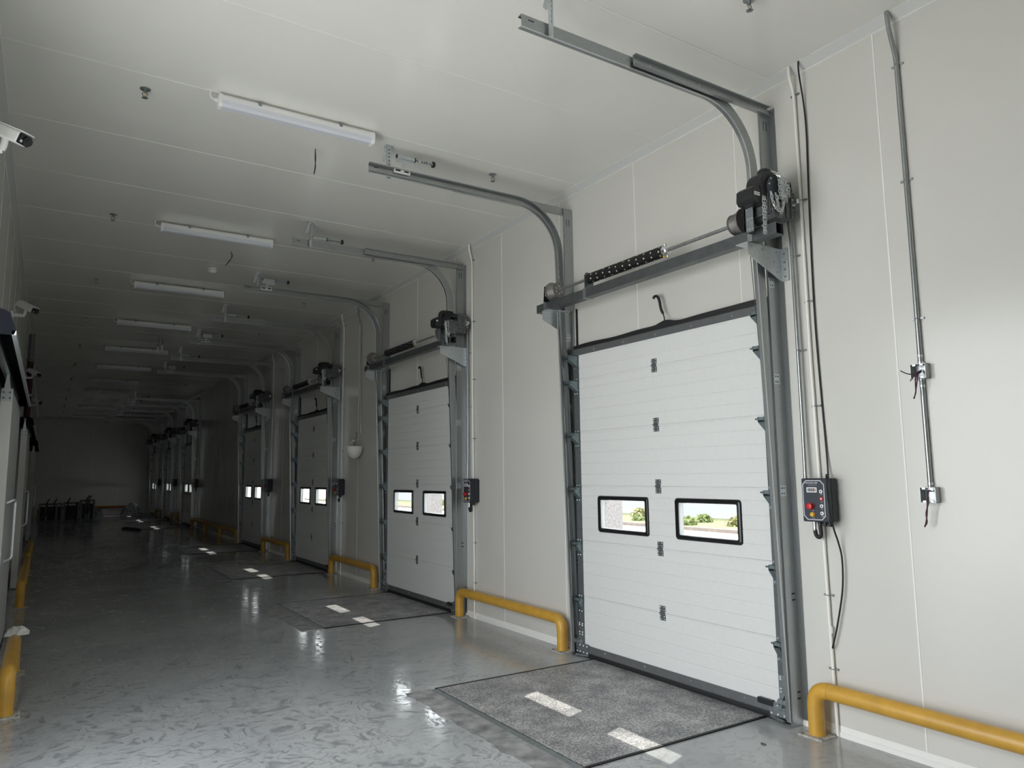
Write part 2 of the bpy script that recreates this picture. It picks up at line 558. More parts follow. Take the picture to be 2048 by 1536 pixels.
def left_wall():
    root = tag(empty('wall_left', (XL, 0, 0)), 'white insulated panel wall opposite the dock doors', 'wall', kind='structure')
    ys = [NEAR_Y] + [1.8 + 1.1135 * k for k in range(-3, 33)] + [YE]
    ys = sorted(y for y in ys if NEAR_Y <= y <= YE)
    o0, o1, oz = LOPEN[0], LOPEN[1], LOPEN[3]
    for a, b in zip(ys, ys[1:]):
        mb = MB()
        if a < o1 and b > o0:
            c0, c1 = max(a, o0), min(b, o1)
            if c0 > a + 1e-4: mb.box(-0.1, 0, a, c0, 0, H)
            if c1 < b - 1e-4: mb.box(-0.1, 0, c1, b, 0, H)
            mb.box(-0.1, 0, c0, c1, oz, H)
        else: mb.box(-0.1, 0, a, b, 0, H)
        mb.build('wall_panel', 'panel', root)
    for y in ys[1:-1]:
        if o0 - 0.05 < y < o1 + 0.05: continue
        MB().box(-0.001, 0.002, y - 0.0045, y + 0.0045, 0, H - 0.06).build('sealant_joint', 'sealant', root)
left_wall()
def end_wall():
    root = tag(empty('wall_end', (0, YE, 0)), 'plain white panel wall closing the far end of the corridor', 'wall', kind='structure')
    xs = [XL - 0.1] + [XL + 1.1 * k for k in range(1, 5)] + [0.1]
    for a, b in zip(xs, xs[1:]):
        MB().box(a, b, 0, 0.1, 0, H).build('wall_panel', 'panel', root)
    for x in xs[1:-1]:
        MB().box(x - 0.0045, x + 0.0045, -0.002, 0.001, 0, H - 0.06).build('sealant_joint', 'sealant', root)
end_wall()
def near_wall():
    root = tag(empty('wall_near', (0, NEAR_Y, 0)), 'plain white panel wall closing the corridor behind the viewer', 'wall', kind='structure')
    xs = [XL - 0.1] + [XL + 1.1 * k for k in range(1, 5)] + [0.1]
    for a, b in zip(xs, xs[1:]):
        MB().box(a, b, -0.1, 0, 0, H).build('wall_panel', 'panel', root)
near_wall()
def trims():
    # cove angles along the ceiling, with the thin bright lip on either edge
    c = 0.052
    def cove(name, x0, sgn, label):
        root = tag(empty(name, (x0, 0, H)), label, 'trim', kind='structure')
        MB().prism([(0, -c), (0, 0), (sgn * c, 0), (sgn * c, -0.002), (sgn * 0.003, -c)], 'y', NEAR_Y, YE).build('cove_strip', 'cove', root)
        MB().box(0, sgn * 0.004, NEAR_Y, YE, -c - 0.007, -c).build('lower_lip', 'sealant', root)
        MB().box(sgn * c, sgn * (c + 0.005), NEAR_Y, YE, -0.003, 0).build('upper_lip', 'sealant', root)
    cove('trim_1', 0, -1, 'grey cove strip where dock-door wall meets ceiling')
    cove('trim_2', XL, 1, 'grey cove strip where the sliding-door wall meets ceiling')
    root = tag(empty('trim_3', (0, YE, H)), 'grey cove strip where the end wall meets ceiling', 'trim', kind='structure')
    MB().prism([(0, -c), (0, 0), (-c, 0), (-c, -0.002), (-0.003, -c)], 'x', XL, 0).build('cove_strip', 'cove', root)
    # low base strip along the dock wall between the doors
    root = tag(empty('baseboard_right'), 'low white base strip along foot of dock-door wall', 'baseboard', kind='structure')
    edges = [NEAR_Y] + [e for d in DOORS for e in (d - 1.165, d + 1.165)] + [YE]
    for a, b in zip(edges[::2], edges[1::2]):
        MB().prism([(0, 0), (-0.012, 0), (-0.012, 0.026), (-0.003, 0.034), (-0.003, 0.062), (0, 0.066)], 'y', a, b).build('base_strip', 'sealant', root)
trims()

# ------------------------------------------------------------------ dock doors
PZ = [0.10, 0.529, 1.026, 1.519, 2.017, 2.505, 2.735]
WZ0, WZ1, WY, WHW = 1.112, 1.432, 0.474, 0.324
XF, XB = -0.062, -0.022
def panel_mesh(z0, z1, holes):
    """profiled sandwich panel: shallow horizontal grooves, a step at the top edge, optional window holes"""
    prof = [(z0, XF + 0.004), (z0 + 0.005, XF)]
    z = z0 + 0.1
    while z < z1 - 0.06:
        prof += [(z - 0.005, XF), (z, XF + 0.003), (z + 0.005, XF)]
        z += 0.1
    prof += [(z1 - 0.022, XF), (z1 - 0.019, XF + 0.003), (z1 - 0.013, XF + 0.003), (z1 - 0.010, XF), (z1 - 0.002, XF), (z1, XF + 0.004)]
    if z1 - z0 < 0.3: prof = [p for p in prof]
    ysp = [-1.036, 1.036]
    if holes:
        a, b = WHW - 0.03, 0.029
        ysp = [-1.036, -WY - a, -WY + a, WY - a, WY + a, 1.036]
        zs = [p[0] for p in prof]
        for hz in (WZ0 + b, WZ1 - b):
            prof.append((hz, XF))
        prof.sort()
    mb = MB()
    nz = len(prof)
    for side in (0, 1):
        for i in range(nz - 1):
            for j in range(len(ysp) - 1):
                zc = (prof[i][0] + prof[i + 1][0]) / 2
                if holes and j in (1, 3) and WZ0 + 0.029 < zc < WZ1 - 0.029: continue
                xa = prof[i][1] if side == 0 else XB
                xb = prof[i + 1][1] if side == 0 else XB
                mb.add([(xa, ysp[j], prof[i][0]), (xa, ysp[j + 1], prof[i][0]), (xb, ysp[j + 1], prof[i + 1][0]), (xb, ysp[j], prof[i + 1][0])],
                       [(0, 1, 2, 3) if side else (0, 3, 2, 1)])
    for y in (-1.036, 1.036): mb.add([(XF, y, z0), (XB, y, z0), (XB, y, z1), (XF, y, z1)], [(0, 1, 2, 3)])
    for z in (z0, z1): mb.add([(XF + 0.003, -1.036, z), (XB, -1.036, z), (XB, 1.036, z), (XF + 0.003, 1.036, z)], [(0, 1, 2, 3)])
    return mb
def rrect(y0, y1, z0, z1, r, n=5):
    out = []
    for cy_, cz_, a in ((y1 - r, z1 - r, 0), (y0 + r, z1 - r, 90), (y0 + r, z0 + r, 180), (y1 - r, z0 + r, 270)):
        for k in range(n + 1):
            q = R_(a + 90 * k / n)
            out.append((cy_ + r * math.cos(q), cz_ + r * math.sin(q)))
    return out
def frame_ring(rings):
    """skin a list of (loop of (y,z), x) into a tube-like ring"""
    mb = MB()
    n = len(rings[0][0])
    vs = [(x, p[0], p[1]) for lp, x in rings for p in lp]
    fs = []
    k = len(rings)
    for i in range(k - 1):
        fs += [(i * n + j, i * n + (j + 1) % n, (i + 1) * n + (j + 1) % n, (i + 1) * n + j) for j in range(n)]
    return mb.add(vs, fs)
def window_frame(yc):
    y0, y1 = yc - WHW, yc + WHW
    O = lambda d, r: rrect(y0 + d, y1 - d, WZ0 + d, WZ1 - d, r)
    return frame_ring([(O(0, 0.028), XF + 0.001), (O(0.002, 0.028), XF - 0.009), (O(0.008, 0.024), XF - 0.014), (O(0.034, 0.012), XF - 0.014),
                       (O(0.038, 0.010), XF - 0.006), (O(0.036, 0.010), XF + 0.001)])
def outer_frame(yc):
    y0, y1 = yc - WHW, yc + WHW
    O = lambda d, r: rrect(y0 + d, y1 - d, WZ0 + d, WZ1 - d, r)
    return frame_ring([(O(0.036, 0.01), XB), (O(0.036, 0.01), XB + 0.008), (O(0.004, 0.02), XB + 0.008), (O(0, 0.028), XB)])
def glazing_sleeve(yc):
    y0, y1 = yc - WHW, yc + WHW
    O = lambda d, r: rrect(y0 + d, y1 - d, WZ0 + d, WZ1 - d, r)
    return frame_ring([(O(0.037, 0.01), XF - 0.002), (O(0.037, 0.01), XB + 0.006)])
def hinge_mesh(z):
    mb = MB()
    x = XF - 0.003
    for dz in (-0.034, 0.034):
        mb.box(x, XF, 0.0, 0.062, z + dz - 0.022, z + dz + 0.022)
    mb.box(x - 0.002, XF, 0.010, 0.052, z - 0.03, z + 0.03)
    mb.cyl((x - 0.005, 0.004, z), (x - 0.005, 0.058, z), 0.007, 8)
    return mb
def hinge_bolts(z):
    mb = MB()
    for dy in (0.010, 0.052):
        for dz in (-0.046, -0.024, 0.024, 0.046):
            mb.lathe([(0.0055, 0), (0.0055, 0.003), (0.003, 0.005)], (XF - 0.003, dy, z + dz), (-1, 0, 0), 8)
    return mb
def track_x(z):            # centre of the vertical track; it leans away from the wall
    return -0.082 - 0.108 * (z - 0.05) / 3.65
def roller_mesh(s, z):
    """wedge bracket on the steel stile with its roller running in the track"""
    mb = MB()
    yc = s * 1.072
    xt = track_x(z)
    mb.box(XF - 0.007, XF - 0.003, yc - 0.032, yc + 0.032, z - 0.10, z + 0.055)
    xo = min(xt - 0.012, XF - 0.05)
    mb.prism([(XF - 0.007, z + 0.028), (xo, z + 0.028), (xo - 0.004, z + 0.018), (xo, z - 0.008), (XF - 0.007, z - 0.075)], 'y', yc - 0.026, yc - 0.023)
    mb.prism([(XF - 0.007, z + 0.028), (xo, z + 0.028), (xo - 0.004, z + 0.018), (xo, z - 0.008), (XF - 0.007, z - 0.075)], 'y', yc + 0.023, yc + 0.026)
    mb.add([(XF - 0.007, yc - 0.026, z - 0.075), (XF - 0.007, yc + 0.026, z - 0.075), (xo, yc + 0.026, z - 0.008), (xo, yc - 0.026, z - 0.008)], [(0, 1, 2, 3)])
    mb.box(xo, xo + 0.02, yc - 0.05, yc + 0.026, z + 0.004, z + 0.026)
    mb.cyl((xt, yc - s * 0.055, z + 0.014), (xt, s * 1.15, z + 0.014), 0.0065, 8)
    mb.cyl((xt, s * 1.125, z + 0.014), (xt, s * 1.15, z + 0.014), 0.024, 14)
    for dz in (-0.088, 0.045):
        for dy in (-0.018, 0.018):
            mb.lathe([(0.007, 0), (0.007, 0.004), (0.004, 0.006)], (XF - 0.007, yc + dy, z + dz), (-1, 0, 0), 8)
    return mb
def bolts(points, r=0.006, axis=(-1, 0, 0), h=0.005):
    mb = MB()
    for p in points: mb.lathe([(r, 0), (r, h * 0.6), (r * 0.55, h)], p, axis, 8)
    return mb
def make_door():
    root = empty('door_1', (0, DOORS[0], 0))
    for i in range(6):
        z0, z1 = PZ[i], PZ[i + 1]
        pn = panel_mesh(z0, z1, i == 2).build('panel', 'door_skin', root)
        for s in (-1, 1):
            MB().box(XF - 0.003, XB + 0.002, s * 1.034, s * HW, z0, z1 - 0.001).build('end_stile', 'stile', pn)
        if i == 2:
            for s in (-1, 1):
                fr = window_frame(s * WY).build('window_frame', 'black_gloss', pn, smooth=True)
                outer_frame(s * WY).build('outer_frame', 'black_gloss', pn)
                glazing_sleeve(s * WY).build('glazing_edge', 'acrylic_edge', pn)
                a = WHW - 0.037
                MB().box(-0.058, -0.055, s * WY - a, s * WY + a, WZ0 + 0.037, WZ1 - 0.037).build('window_pane', 'acrylic', pn)
        if i < 5:
            h_ = hinge_mesh(z1).build('hinge', 'stile', pn)
            hinge_bolts(z1).build('hinge_rivets', 'zinc', pn)
            for s in (-1, 1):
                roller_mesh(s, z1 - 0.045).build('roller_bracket', 'bracket', pn)
                bolts([(XF - 0.0105, s * 1.072 + dy, z1 - 0.045 + dz) for dy in (-0.018, 0.018) for dz in (-0.088, 0.045)], 0.0065).build('bolts', 'zinc', pn)
        else:
            for s in (-1, 1):
                roller_mesh(s, 2.70).build('roller_bracket', 'bracket', pn)
    MB().prism([(XF - 0.004, 2.733), (XF - 0.004, 2.79), (XF + 0.004, 2.798), (XB, 2.798), (XB, 2.733)], 'y', -HW, HW).build('top_profile', 'alu_grey', root)
    bolts([(XF - 0.004, y, 2.757) for y in (-0.8, -0.4, 0.0, 0.4, 0.8)], 0.005).build('top_screws', 'zinc', root)
    # floppy rubber lip along the top, lifted in the middle where the strap pulls it
    n = 40
    mb = MB()
    vs, fs = [], []
    for i in range(n + 1):
        y = -HW + 2 * HW * i / n
        hump = 0.03 * math.exp(-((y + 0.12) / 0.09) ** 2) + 0.012 * math.exp(-((y + 0.9) / 0.25) ** 2) + 0.004 * math.sin(9 * y)
        zt = 2.828 + hump
        vs += [(XF + 0.006, y, 2.79), (XF - 0.006 - hump * 0.3, y, zt), (XF + 0.002 - hump * 0.3, y, zt + 0.004), (XB + 0.014, y, 2.79)]
    for i in range(n):
        fs += [(i * 4 + j, i * 4 + (j + 1) % 4, i * 4 + 4 + (j + 1) % 4, i * 4 + 4 + j) for j in range(4)]
    fs += [(0, 1, 2, 3), (n * 4 + 3, n * 4 + 2, n * 4 + 1, n * 4)]
    mb.add(vs, fs).build('top_seal', 'rubber', root)
    MB().tube(spline([(XF - 0.004, -0.115, 2.84), (-0.062, -0.10, 2.90), (-0.06, -0.07, 2.96), (-0.06, -0.055, 3.03), (-0.06, -0.035, 3.07), (-0.06, 0.0, 3.078), (-0.062, 0.012, 3.06)], 6),
              [0.005] * 8 + [0.011] * 29, 8).build('strap', 'rubber', root, smooth=True)
    MB().prism([(XF - 0.004, 0.102), (XF - 0.012, 0.05), (XF - 0.010, 0.042), (XB, 0.042), (XB, 0.102)], 'y', -HW, HW).build('bottom_profile', 'alu_grey', root)
    MB().prism([(XF - 0.006, 0.044), (XF - 0.016, 0.025), (XF - 0.012, 0.001), (XB + 0.006, 0.001), (XB + 0.01, 0.025), (XB, 0.044)], 'y', -HW, HW).build('bottom_seal', 'rubber', root)
    bolts([(XF - 0.008, y, 0.08) for y in (-0.75, -0.25, 0.25, 0.75)], 0.005).build('bottom_screws', 'zinc', root)
    for s in (-1, 1):
        mb = MB()
        mb.box(XF - 0.022, XF - 0.008, s * 0.965, s * 1.135, 0.03, 0.115)
        mb.box(XF - 0.028, XF - 0.018, s * 0.965, s * 1.135, 0.066, 0.078)
        mb.box(XF - 0.010, XF - 0.003, s * 1.04, s * 1.11, 0.09, 0.30)
        mb.cyl((XF - 0.03, s * 1.05, 0.13), (XF - 0.03, s * 1.15, 0.13), 0.022, 12)
        mb.prism([(XF - 0.004, 0.10), (XF - 0.06, 0.10), (XF - 0.05, 0.15), (XF - 0.004, 0.19)], 'y', s * 1.085, s * 1.09)
        mb.cyl((XF - 0.014, s * 0.97, 0.02), (XF - 0.05, s * 1.10, 0.018), 0.010, 8)
        mb.build('bottom_bracket', 'galv_dark', root)
        bolts([(XF - 0.022, s * y, z) for y in (0.98, 1.03, 1.08, 1.12) for z in (0.042, 0.098)] +
              [(XF - 0.010, s * y, z) for y in (1.055, 1.095) for z in (0.19, 0.21, 0.27, 0.285)], 0.0075).build('bolts', 'zinc', root)
        MB().tube(spline([(track_x(0.1) - 0.005, s * 1.118, 0.1), (track_x(1.6) - 0.008, s * 1.118, 1.6), (-0.24, s * 1.12, 3.3)], 4), 0.0025, 6).build('lift_cable', 'wire_dark', root)
    MB().box(XF - 0.032, XF - 0.002, -0.996, -0.875, 0.086, 0.122).build('sensor_box', 'black', root, bevel=0.003)
    return root
door_proto = make_door()

# ------------------------------------------------------------------ door tracks
def track_section(s):
    """C channel opening towards the door; s = side"""
    t, d, fl = 0.0025, 0.0375, 0.034
    o = [(-d, 0), (-d, -fl), (-d + 0.009, -fl), (-d + 0.009, -fl + t), (-d + t, -fl + t), (-d + t, -t), (d - t, -t), (d - t, -fl + t), (d - 0.009, -fl + t), (d - 0.009, -fl), (d, -fl), (d, 0)]
    return [(a, s * u) for a, u in o]
ZT, XT = 3.70, -0.19
AR = 0.4675
def make_track(s, bumper):
    root = empty('door_track', (0, DOORS[0] + s * 1.165, 0))
    sec = track_section(s)
    w0 = -s * 0.008
    mb = MB().box(-0.115, 0, -0.0015, 0.0015, 0, 4.20)
    mb.box(-0.0035, -0.0005, 0, s * 0.045, 0, 4.20)
    mb.box(-0.115, -0.112, 0, -s * 0.012, 0, 4.20)
    mb.build('wall_angle', 'galv', root)
    MB().sweep([(track_x(z), z) for z in (0.03, 1.2, 2.4, 3.2, ZT)], sec, w0).build('vertical_track', 'galv', root)
    cxx, czz = XT - AR, ZT
    bead = [(-0.0415, s * 0.002), (-0.0415, s * -0.005), (-0.0375, s * -0.005), (-0.0375, s * 0.002)]
    MB().sweep([(track_x(z), z) for z in (0.03, 1.2, 2.4, 3.2, ZT)] + arc(cxx, czz, AR, 0, 90, 18)[1:] + [(-2.12, czz + AR)], bead, w0).build('rolled_edge', 'zinc', root)
    MB().sweep(arc(cxx, czz, AR, 0, 90, 18), sec, w0).build('curved_track', 'galv', root, smooth=True, auto=30)
    MB().sweep([(cxx, czz + AR), (-1.3, czz + AR), (-2.12, czz + AR)], sec, w0).build('horizontal_track', 'galv', root)
    zt = czz + AR
    # stiffening channel on the outer side, running back to the wall angle
    y0 = s * 0.004
    c = MB().prism([(y0, zt - 0.028), (y0, zt + 0.042), (y0 + s * 0.03, zt + 0.042), (y0 + s * 0.03, zt + 0.036), (y0 + s * 0.004, zt + 0.038), (y0 + s * 0.004, zt - 0.024), (y0 + s * 0.03, zt - 0.022), (y0 + s * 0.03, zt - 0.028)], 'x', -1.30, -0.03)
    c.build('stiffening_channel', 'galv', root)
    bolts([(x, y0 + s * 0.004, zt + 0.01) for x in (-1.16, -0.72, -0.12)], 0.006, (0, s, 0), 0.006).build('bolts', 'zinc', root)
    # splice plates and slots of the wall angle
    for z in (1.50, 2.25, 2.92):
        mb = MB()
        if s < 0:
            mb.box(-0.112, -0.055, -0.0045, -0.0015, z - 0.035, z + 0.035)
        else:
            mb.box(-0.112, -0.055, -0.0045, -0.0015, z - 0.035, z + 0.035)
        mb.build('track_clip', 'galv_bright', root)
        bolts([(x, -0.0045, z + dz) for x in (-0.075, -0.098) for dz in (-0.018, 0.018)], 0.006, (0, -1, 0), 0.006).build('bolts', 'galv_dark', root)
    for z in (0.17, 0.21, 0.79, 0.83):
        MB().box(-0.055, -0.022, -0.0022, 0.0005, z - 0.005, z + 0.005).build('slot', 'rubber', root)
    for x in (-0.075, -0.045):
        MB().box(x - 0.003, x + 0.003, -0.0022, 0.0005, 4.03, 4.10).build('slot', 'rubber', root)
    bolts([(XT - 0.02 + 0.03 * k, s * -0.012, z) for z in (3.50, 3.56, 3.62) for k in (0, 1)], 0.006, (0, -1, 0), 0.006).build('bolts', 'zinc', root)
    # black rubber jamb seal
    MB().box(-0.02, -0.002, -s * 0.055, -s * 0.043, 0.0, 3.2).build('jamb_seal', 'rubber', root)
    # perforated hanger strap to the ceiling
    xh = -1.93
    yh = s * 0.012
    mb = MB().box(xh - 0.016, xh + 0.016, yh - 0.0015, yh + 0.0015, zt - 0.05, H - 0.004)
    mb.box(xh - 0.016, xh - 0.013, yh, yh + s * 0.022, zt - 0.05, H - 0.004)
    mb.box(xh - 0.03, xh + 0.03, yh - 0.02, yh + 0.045, H - 0.005, H)
    mb.obox((xh - 0.03, yh + s * 0.01, (zt + H) / 2 + 0.05), (0.03, 0.003, 0.15), Matrix.Rotation(R_(14), 3, 'Y'))
    mb.build('hanger_strap', 'galv_bright', root)
    mb = MB()
    for k in range(6):
        mb.box(xh - 0.005, xh + 0.005, yh - 0.0021, yh + 0.0021, zt + 0.035 + 0.032 * k, zt + 0.053 + 0.032 * k)
    mb.build('strap_holes', 'steel', root)
    MB().box(-2.075, -2.035, w0 - 0.0009 if s < 0 else w0 - 0.004, w0 + 0.001, zt + 0.010, zt + 0.016).build('slot', 'rubber', root)
    if bumper:
        zb = zt + (0.145 if s > 0 else 0.075)
        yb = s * -0.02
        x0 = -1.88 if s > 0 else -1.91
        if s > 0:
            MB().box(x0 - 0.02, x0 + 0.13, yb - 0.004, yb, zt + 0.0, zt + 0.05).build('bumper_plate', 'white_plastic', root)
            MB().box(x0 - 0.005, x0 + 0.04, yb - 0.0055, yb - 0.003, zt + 0.02, zt + 0.032).build('slot', 'rubber', root)
            MB().box(x0 + 0.075, x0 + 0.115, yb - 0.0055, yb - 0.003, zt + 0.02, zt + 0.032).build('slot', 'rubber', root)
            MB().prism([(x0, zb - 0.005), (x0 + 0.17, zb - 0.005), (x0 + 0.17, zb - 0.06), (x0 + 0.08, zb - 0.06), (x0 + 0.07, zt + 0.04), (x0 + 0.05, zt + 0.04), (x0 + 0.045, zb - 0.05), (x0, zb - 0.05)], 'y', yb - 0.003, yb).build('bumper_arm', 'galv_bright', root)
        MB().cyl((x0, yb - 0.012, zb), (x0 + 0.17, yb - 0.012, zb), 0.014, 14).build('bumper_tube', 'galv_bright', root, smooth=True)
        MB().cyl((x0 + 0.165, yb - 0.012, zb), (x0 + 0.172, yb - 0.012, zb), 0.019, 14).build('bumper_ring', 'rubber', root)
        MB().cyl((x0 - 0.002, yb - 0.012, zb), (x0 + 0.004, yb - 0.012, zb), 0.017, 12).build('bumper_ring', 'rubber', root)
        path = [(x0 + 0.17 + 0.17 * t / 90, yb - 0.012 + 0.013 * math.cos(t * 0.72), zb + 0.013 * math.sin(t * 0.72)) for t in range(91)]
        MB().tube(path, 0.0026, 5).build('bumper_spring', 'zinc', root)
        MB().cyl((x0 + 0.17, yb - 0.012, zb), (x0 + 0.34, yb - 0.012, zb), 0.009, 10).build('spring_rod', 'steel', root)
        MB().lathe([(0.016, 0), (0.026, 0.004), (0.026, 0.022), (0.02, 0.028)], (x0 + 0.33, yb - 0.012, zb), (1, 0, 0), 16).build('rubber_buffer', 'rubber', root, smooth=True)
    return root
track_r0 = make_track(-1, False)
track_rb = make_track(-1, True)
track_l = make_track(1, True)

# ------------------------------------------------------------------ torsion shaft with beam, spring and cable drums
BX, BZ0, BZ1 = -0.28, 3.165, 3.243
SZ = 3.335
def make_shaft():
    root = empty('torsion_shaft', (BX, DOORS[0], SZ))
    def W(x): return x - BX
    def Z(z): return z - SZ
    h = 0.039
    mb = MB()
    zc = Z((BZ0 + BZ1) / 2)
    y0, y1 = -1.405, 1.345
    mb.box(-h, h, y0, y1, zc + h - 0.004, zc + h); mb.box(-h, h, y0, y1, zc - h, zc - h + 0.004)
    mb.box(-h, -h + 0.004, y0, y1, zc - h + 0.004, zc + h - 0.004); mb.box(h - 0.004, h, y0, y1, zc - h + 0.004, zc + h - 0.004)
    mb.build('cross_beam', 'beam', root)
    MB().box(-h + 0.005, h - 0.005, y0 + 0.25, y0 + 0.26, zc - h + 0.005, zc + h - 0.005).build('beam_inner_shade', 'rubber', root)  # black sheet standing in for the shade inside the hollow beam
    for s in (-1, 1):
        yg = s * 1.20
        mb = MB()
        poly = [(W(-0.012), Z(3.16)), (W(-0.352), Z(3.163)), (W(-0.356), Z(3.075)), (W(-0.03), Z(2.936)), (W(-0.012), Z(2.936))]
        mb.prism(poly, 'y', yg - 0.002, yg + 0.002)
        mb.box(W(-0.012), W(-0.006), yg - 0.0, yg + s * 0.055, Z(2.93), Z(3.16))
        mb.box(W(-0.352), W(-0.10), yg, yg - s * 0.10, Z(3.158), Z(3.163))
        mb.build('gusset_bracket', 'galv_bright', root)
        bolts([(W(-0.012), yg + s * 0.03, Z(z)) for z in (2.96, 3.01, 3.06, 3.12)], 0.008, (-1, 0, 0), 0.008).build('bolts', 'galv_dark', root)
        bolts([(W(x), yg - 0.002, Z(z)) for x, z in ((-0.06, 2.99), (-0.06, 3.13), (-0.09, 3.06), (-0.2, 3.13))], 0.006, (0, -1, 0), 0.005).build('bolts', 'galv', root)
        mb = MB()
        mb.box(-h - 0.006, h + 0.006, yg - 0.02, yg + 0.02, zc + h, zc + h + 0.005)
        mb.box(-h - 0.006, -h, yg - 0.02, yg + 0.02, zc - h, zc + h + 0.005)
        mb.box(h, h + 0.006, yg - 0.02, yg + 0.02, zc - h, zc + h + 0.005)
        mb.build('beam_clamp', 'galv', root)
        MB().prism([(-0.075, zc + h), (0.06, zc + h), (0.05, 0.06), (-0.02, 0.075), (-0.065, 0.055)], 'y', s * 1.172, s * 1.178).build('bearing_plate', 'black', root)
        bolts([(x, min(s * 1.172, s * 1.178), z) for x, z in ((-0.055, 0.0), (-0.05, 0.04), (-0.055, -0.03), (0.04, 0.03))], 0.005, (0, -1, 0), 0.005).build('bolts', 'zinc', root)
        # grooved cable drum
        yd = s * 1.03 if s < 0 else 1.02
        prof = [(0.03, 0), (0.07, 0.0), (0.074, 0.006), (0.066, 0.012)]
        for k in range(6): prof += [(0.066 + 0.002 * k, 0.016 + 0.012 * k), (0.070 + 0.002 * k, 0.022 + 0.012 * k)]
        prof += [(0.080, 0.09), (0.092, 0.094), (0.092, 0.102), (0.04, 0.104)]
        if s < 0: MB().lathe(prof, (0, -1.03, 0), (0, -1, 0), 30).build('cable_drum', 'drum', root, smooth=True, auto=25)
        else: MB().lathe(prof, (0, 1.03, 0), (0, 1, 0), 30).build('cable_drum', 'drum', root, smooth=True, auto=25)
        bolts([(0.035 * math.cos(a), (s * 1.03 if s > 0 else -1.03), 0.035 * math.sin(a)) for a in (0.5, 1.6, 2.7, 3.7, 4.8, 5.8)], 0.006, (0, -s, 0), 0.006).build('bolts', 'zinc', root)
    MB().cyl((0, -1.24, 0), (0, 1.19, 0), 0.0135, 16).build('shaft', 'shaft', root, smooth=True)
    # spring: a ribbed lathe, one rib for each turn
    ya, yb = -0.36, 0.58
    prof = [(0.02, 0)]
    nn = 74
    for k in range(nn):
        prof += [(0.041, (k + 0.02) / nn * (yb - ya)), (0.0455, (k + 0.5) / nn * (yb - ya))]
    prof += [(0.02, yb - ya)]
    MB().lathe(prof, (0, ya, 0), (0, 1, 0), 26).build('torsion_spring', 'coil', root, smooth=True, auto=80)
    MB().lathe([(0.02, 0), (0.03, 0.0), (0.034, 0.012), (0.043, 0.02), (0.043, 0.04)], (0, ya - 0.035, 0), (0, 1, 0), 20).build('winding_cone', 'zinc', root, smooth=True)
    mb = MB()
    for a in (0.3, 1.87, 3.44, 5.0):
        mb.cyl((0.02 * math.cos(a), ya - 0.016, 0.02 * math.sin(a)), (0.05 * math.cos(a), ya - 0.016, 0.05 * math.sin(a)), 0.009, 8)
    mb.build('cone_lugs', 'galv', root)
    MB().box(-0.018, 0.02, ya - 0.01, ya + 0.006, -0.05, -0.043).build('yellow_tag', 'yellow_trim', root)
    mb = MB().prism([(-0.05, zc + h), (0.05, zc + h), (0.05, 0.03), (0.02, 0.055), (-0.03, 0.055), (-0.05, 0.03)], 'y', yb + 0.0, yb + 0.006)
    mb.build('spring_anchor', 'bracket', root)
    mb = MB().box(-0.045, 0.045, yb - 0.1, yb + 0.02, zc + h, zc + h + 0.006)
    mb.box(-h - 0.006, -h, yb - 0.0, yb + 0.04, zc - h, zc + h + 0.006)
    mb.box(-h - 0.006, h + 0.006, yb - 0.0, yb + 0.04, zc - h - 0.005, zc - h)
    mb.build('anchor_clamp', 'galv', root)
    return root
shaft_proto = make_shaft()

# ------------------------------------------------------------------ openers
def chain_mesh(path, link=0.024, r=0.0021):
    """oval links strung along a path, alternately turned"""
    P = [Vector(p) for p in path]
    seg = [0.0]
    for a, b in zip(P, P[1:]): seg.append(seg[-1] + (b - a).length)
    mb = MB()
    d, k = 0.0, 0
    while d < seg[-1] - link * 0.5:
        i = max(j for j in range(len(seg)) if seg[j] <= d)
        i = min(i, len(P) - 2)
        t = (d - seg[i]) / max(seg[i + 1] - seg[i], 1e-6)
        c = P[i].lerp(P[i + 1], t)
        tan = (P[i + 1] - P[i]).normalized()
        u = tan.orthogonal().normalized()
        if k % 2: u = tan.cross(u)
        u = Matrix.Rotation(0.6, 3, tan) @ u
        a, b = link * 0.68, link * 0.34
        mb.tube([c + tan * a * math.cos(q) + u * b * math.sin(q) for q in [2 * math.pi * j / 9 for j in range(9)]], r, 4, closed=True)
        d += link; k += 1
    return mb
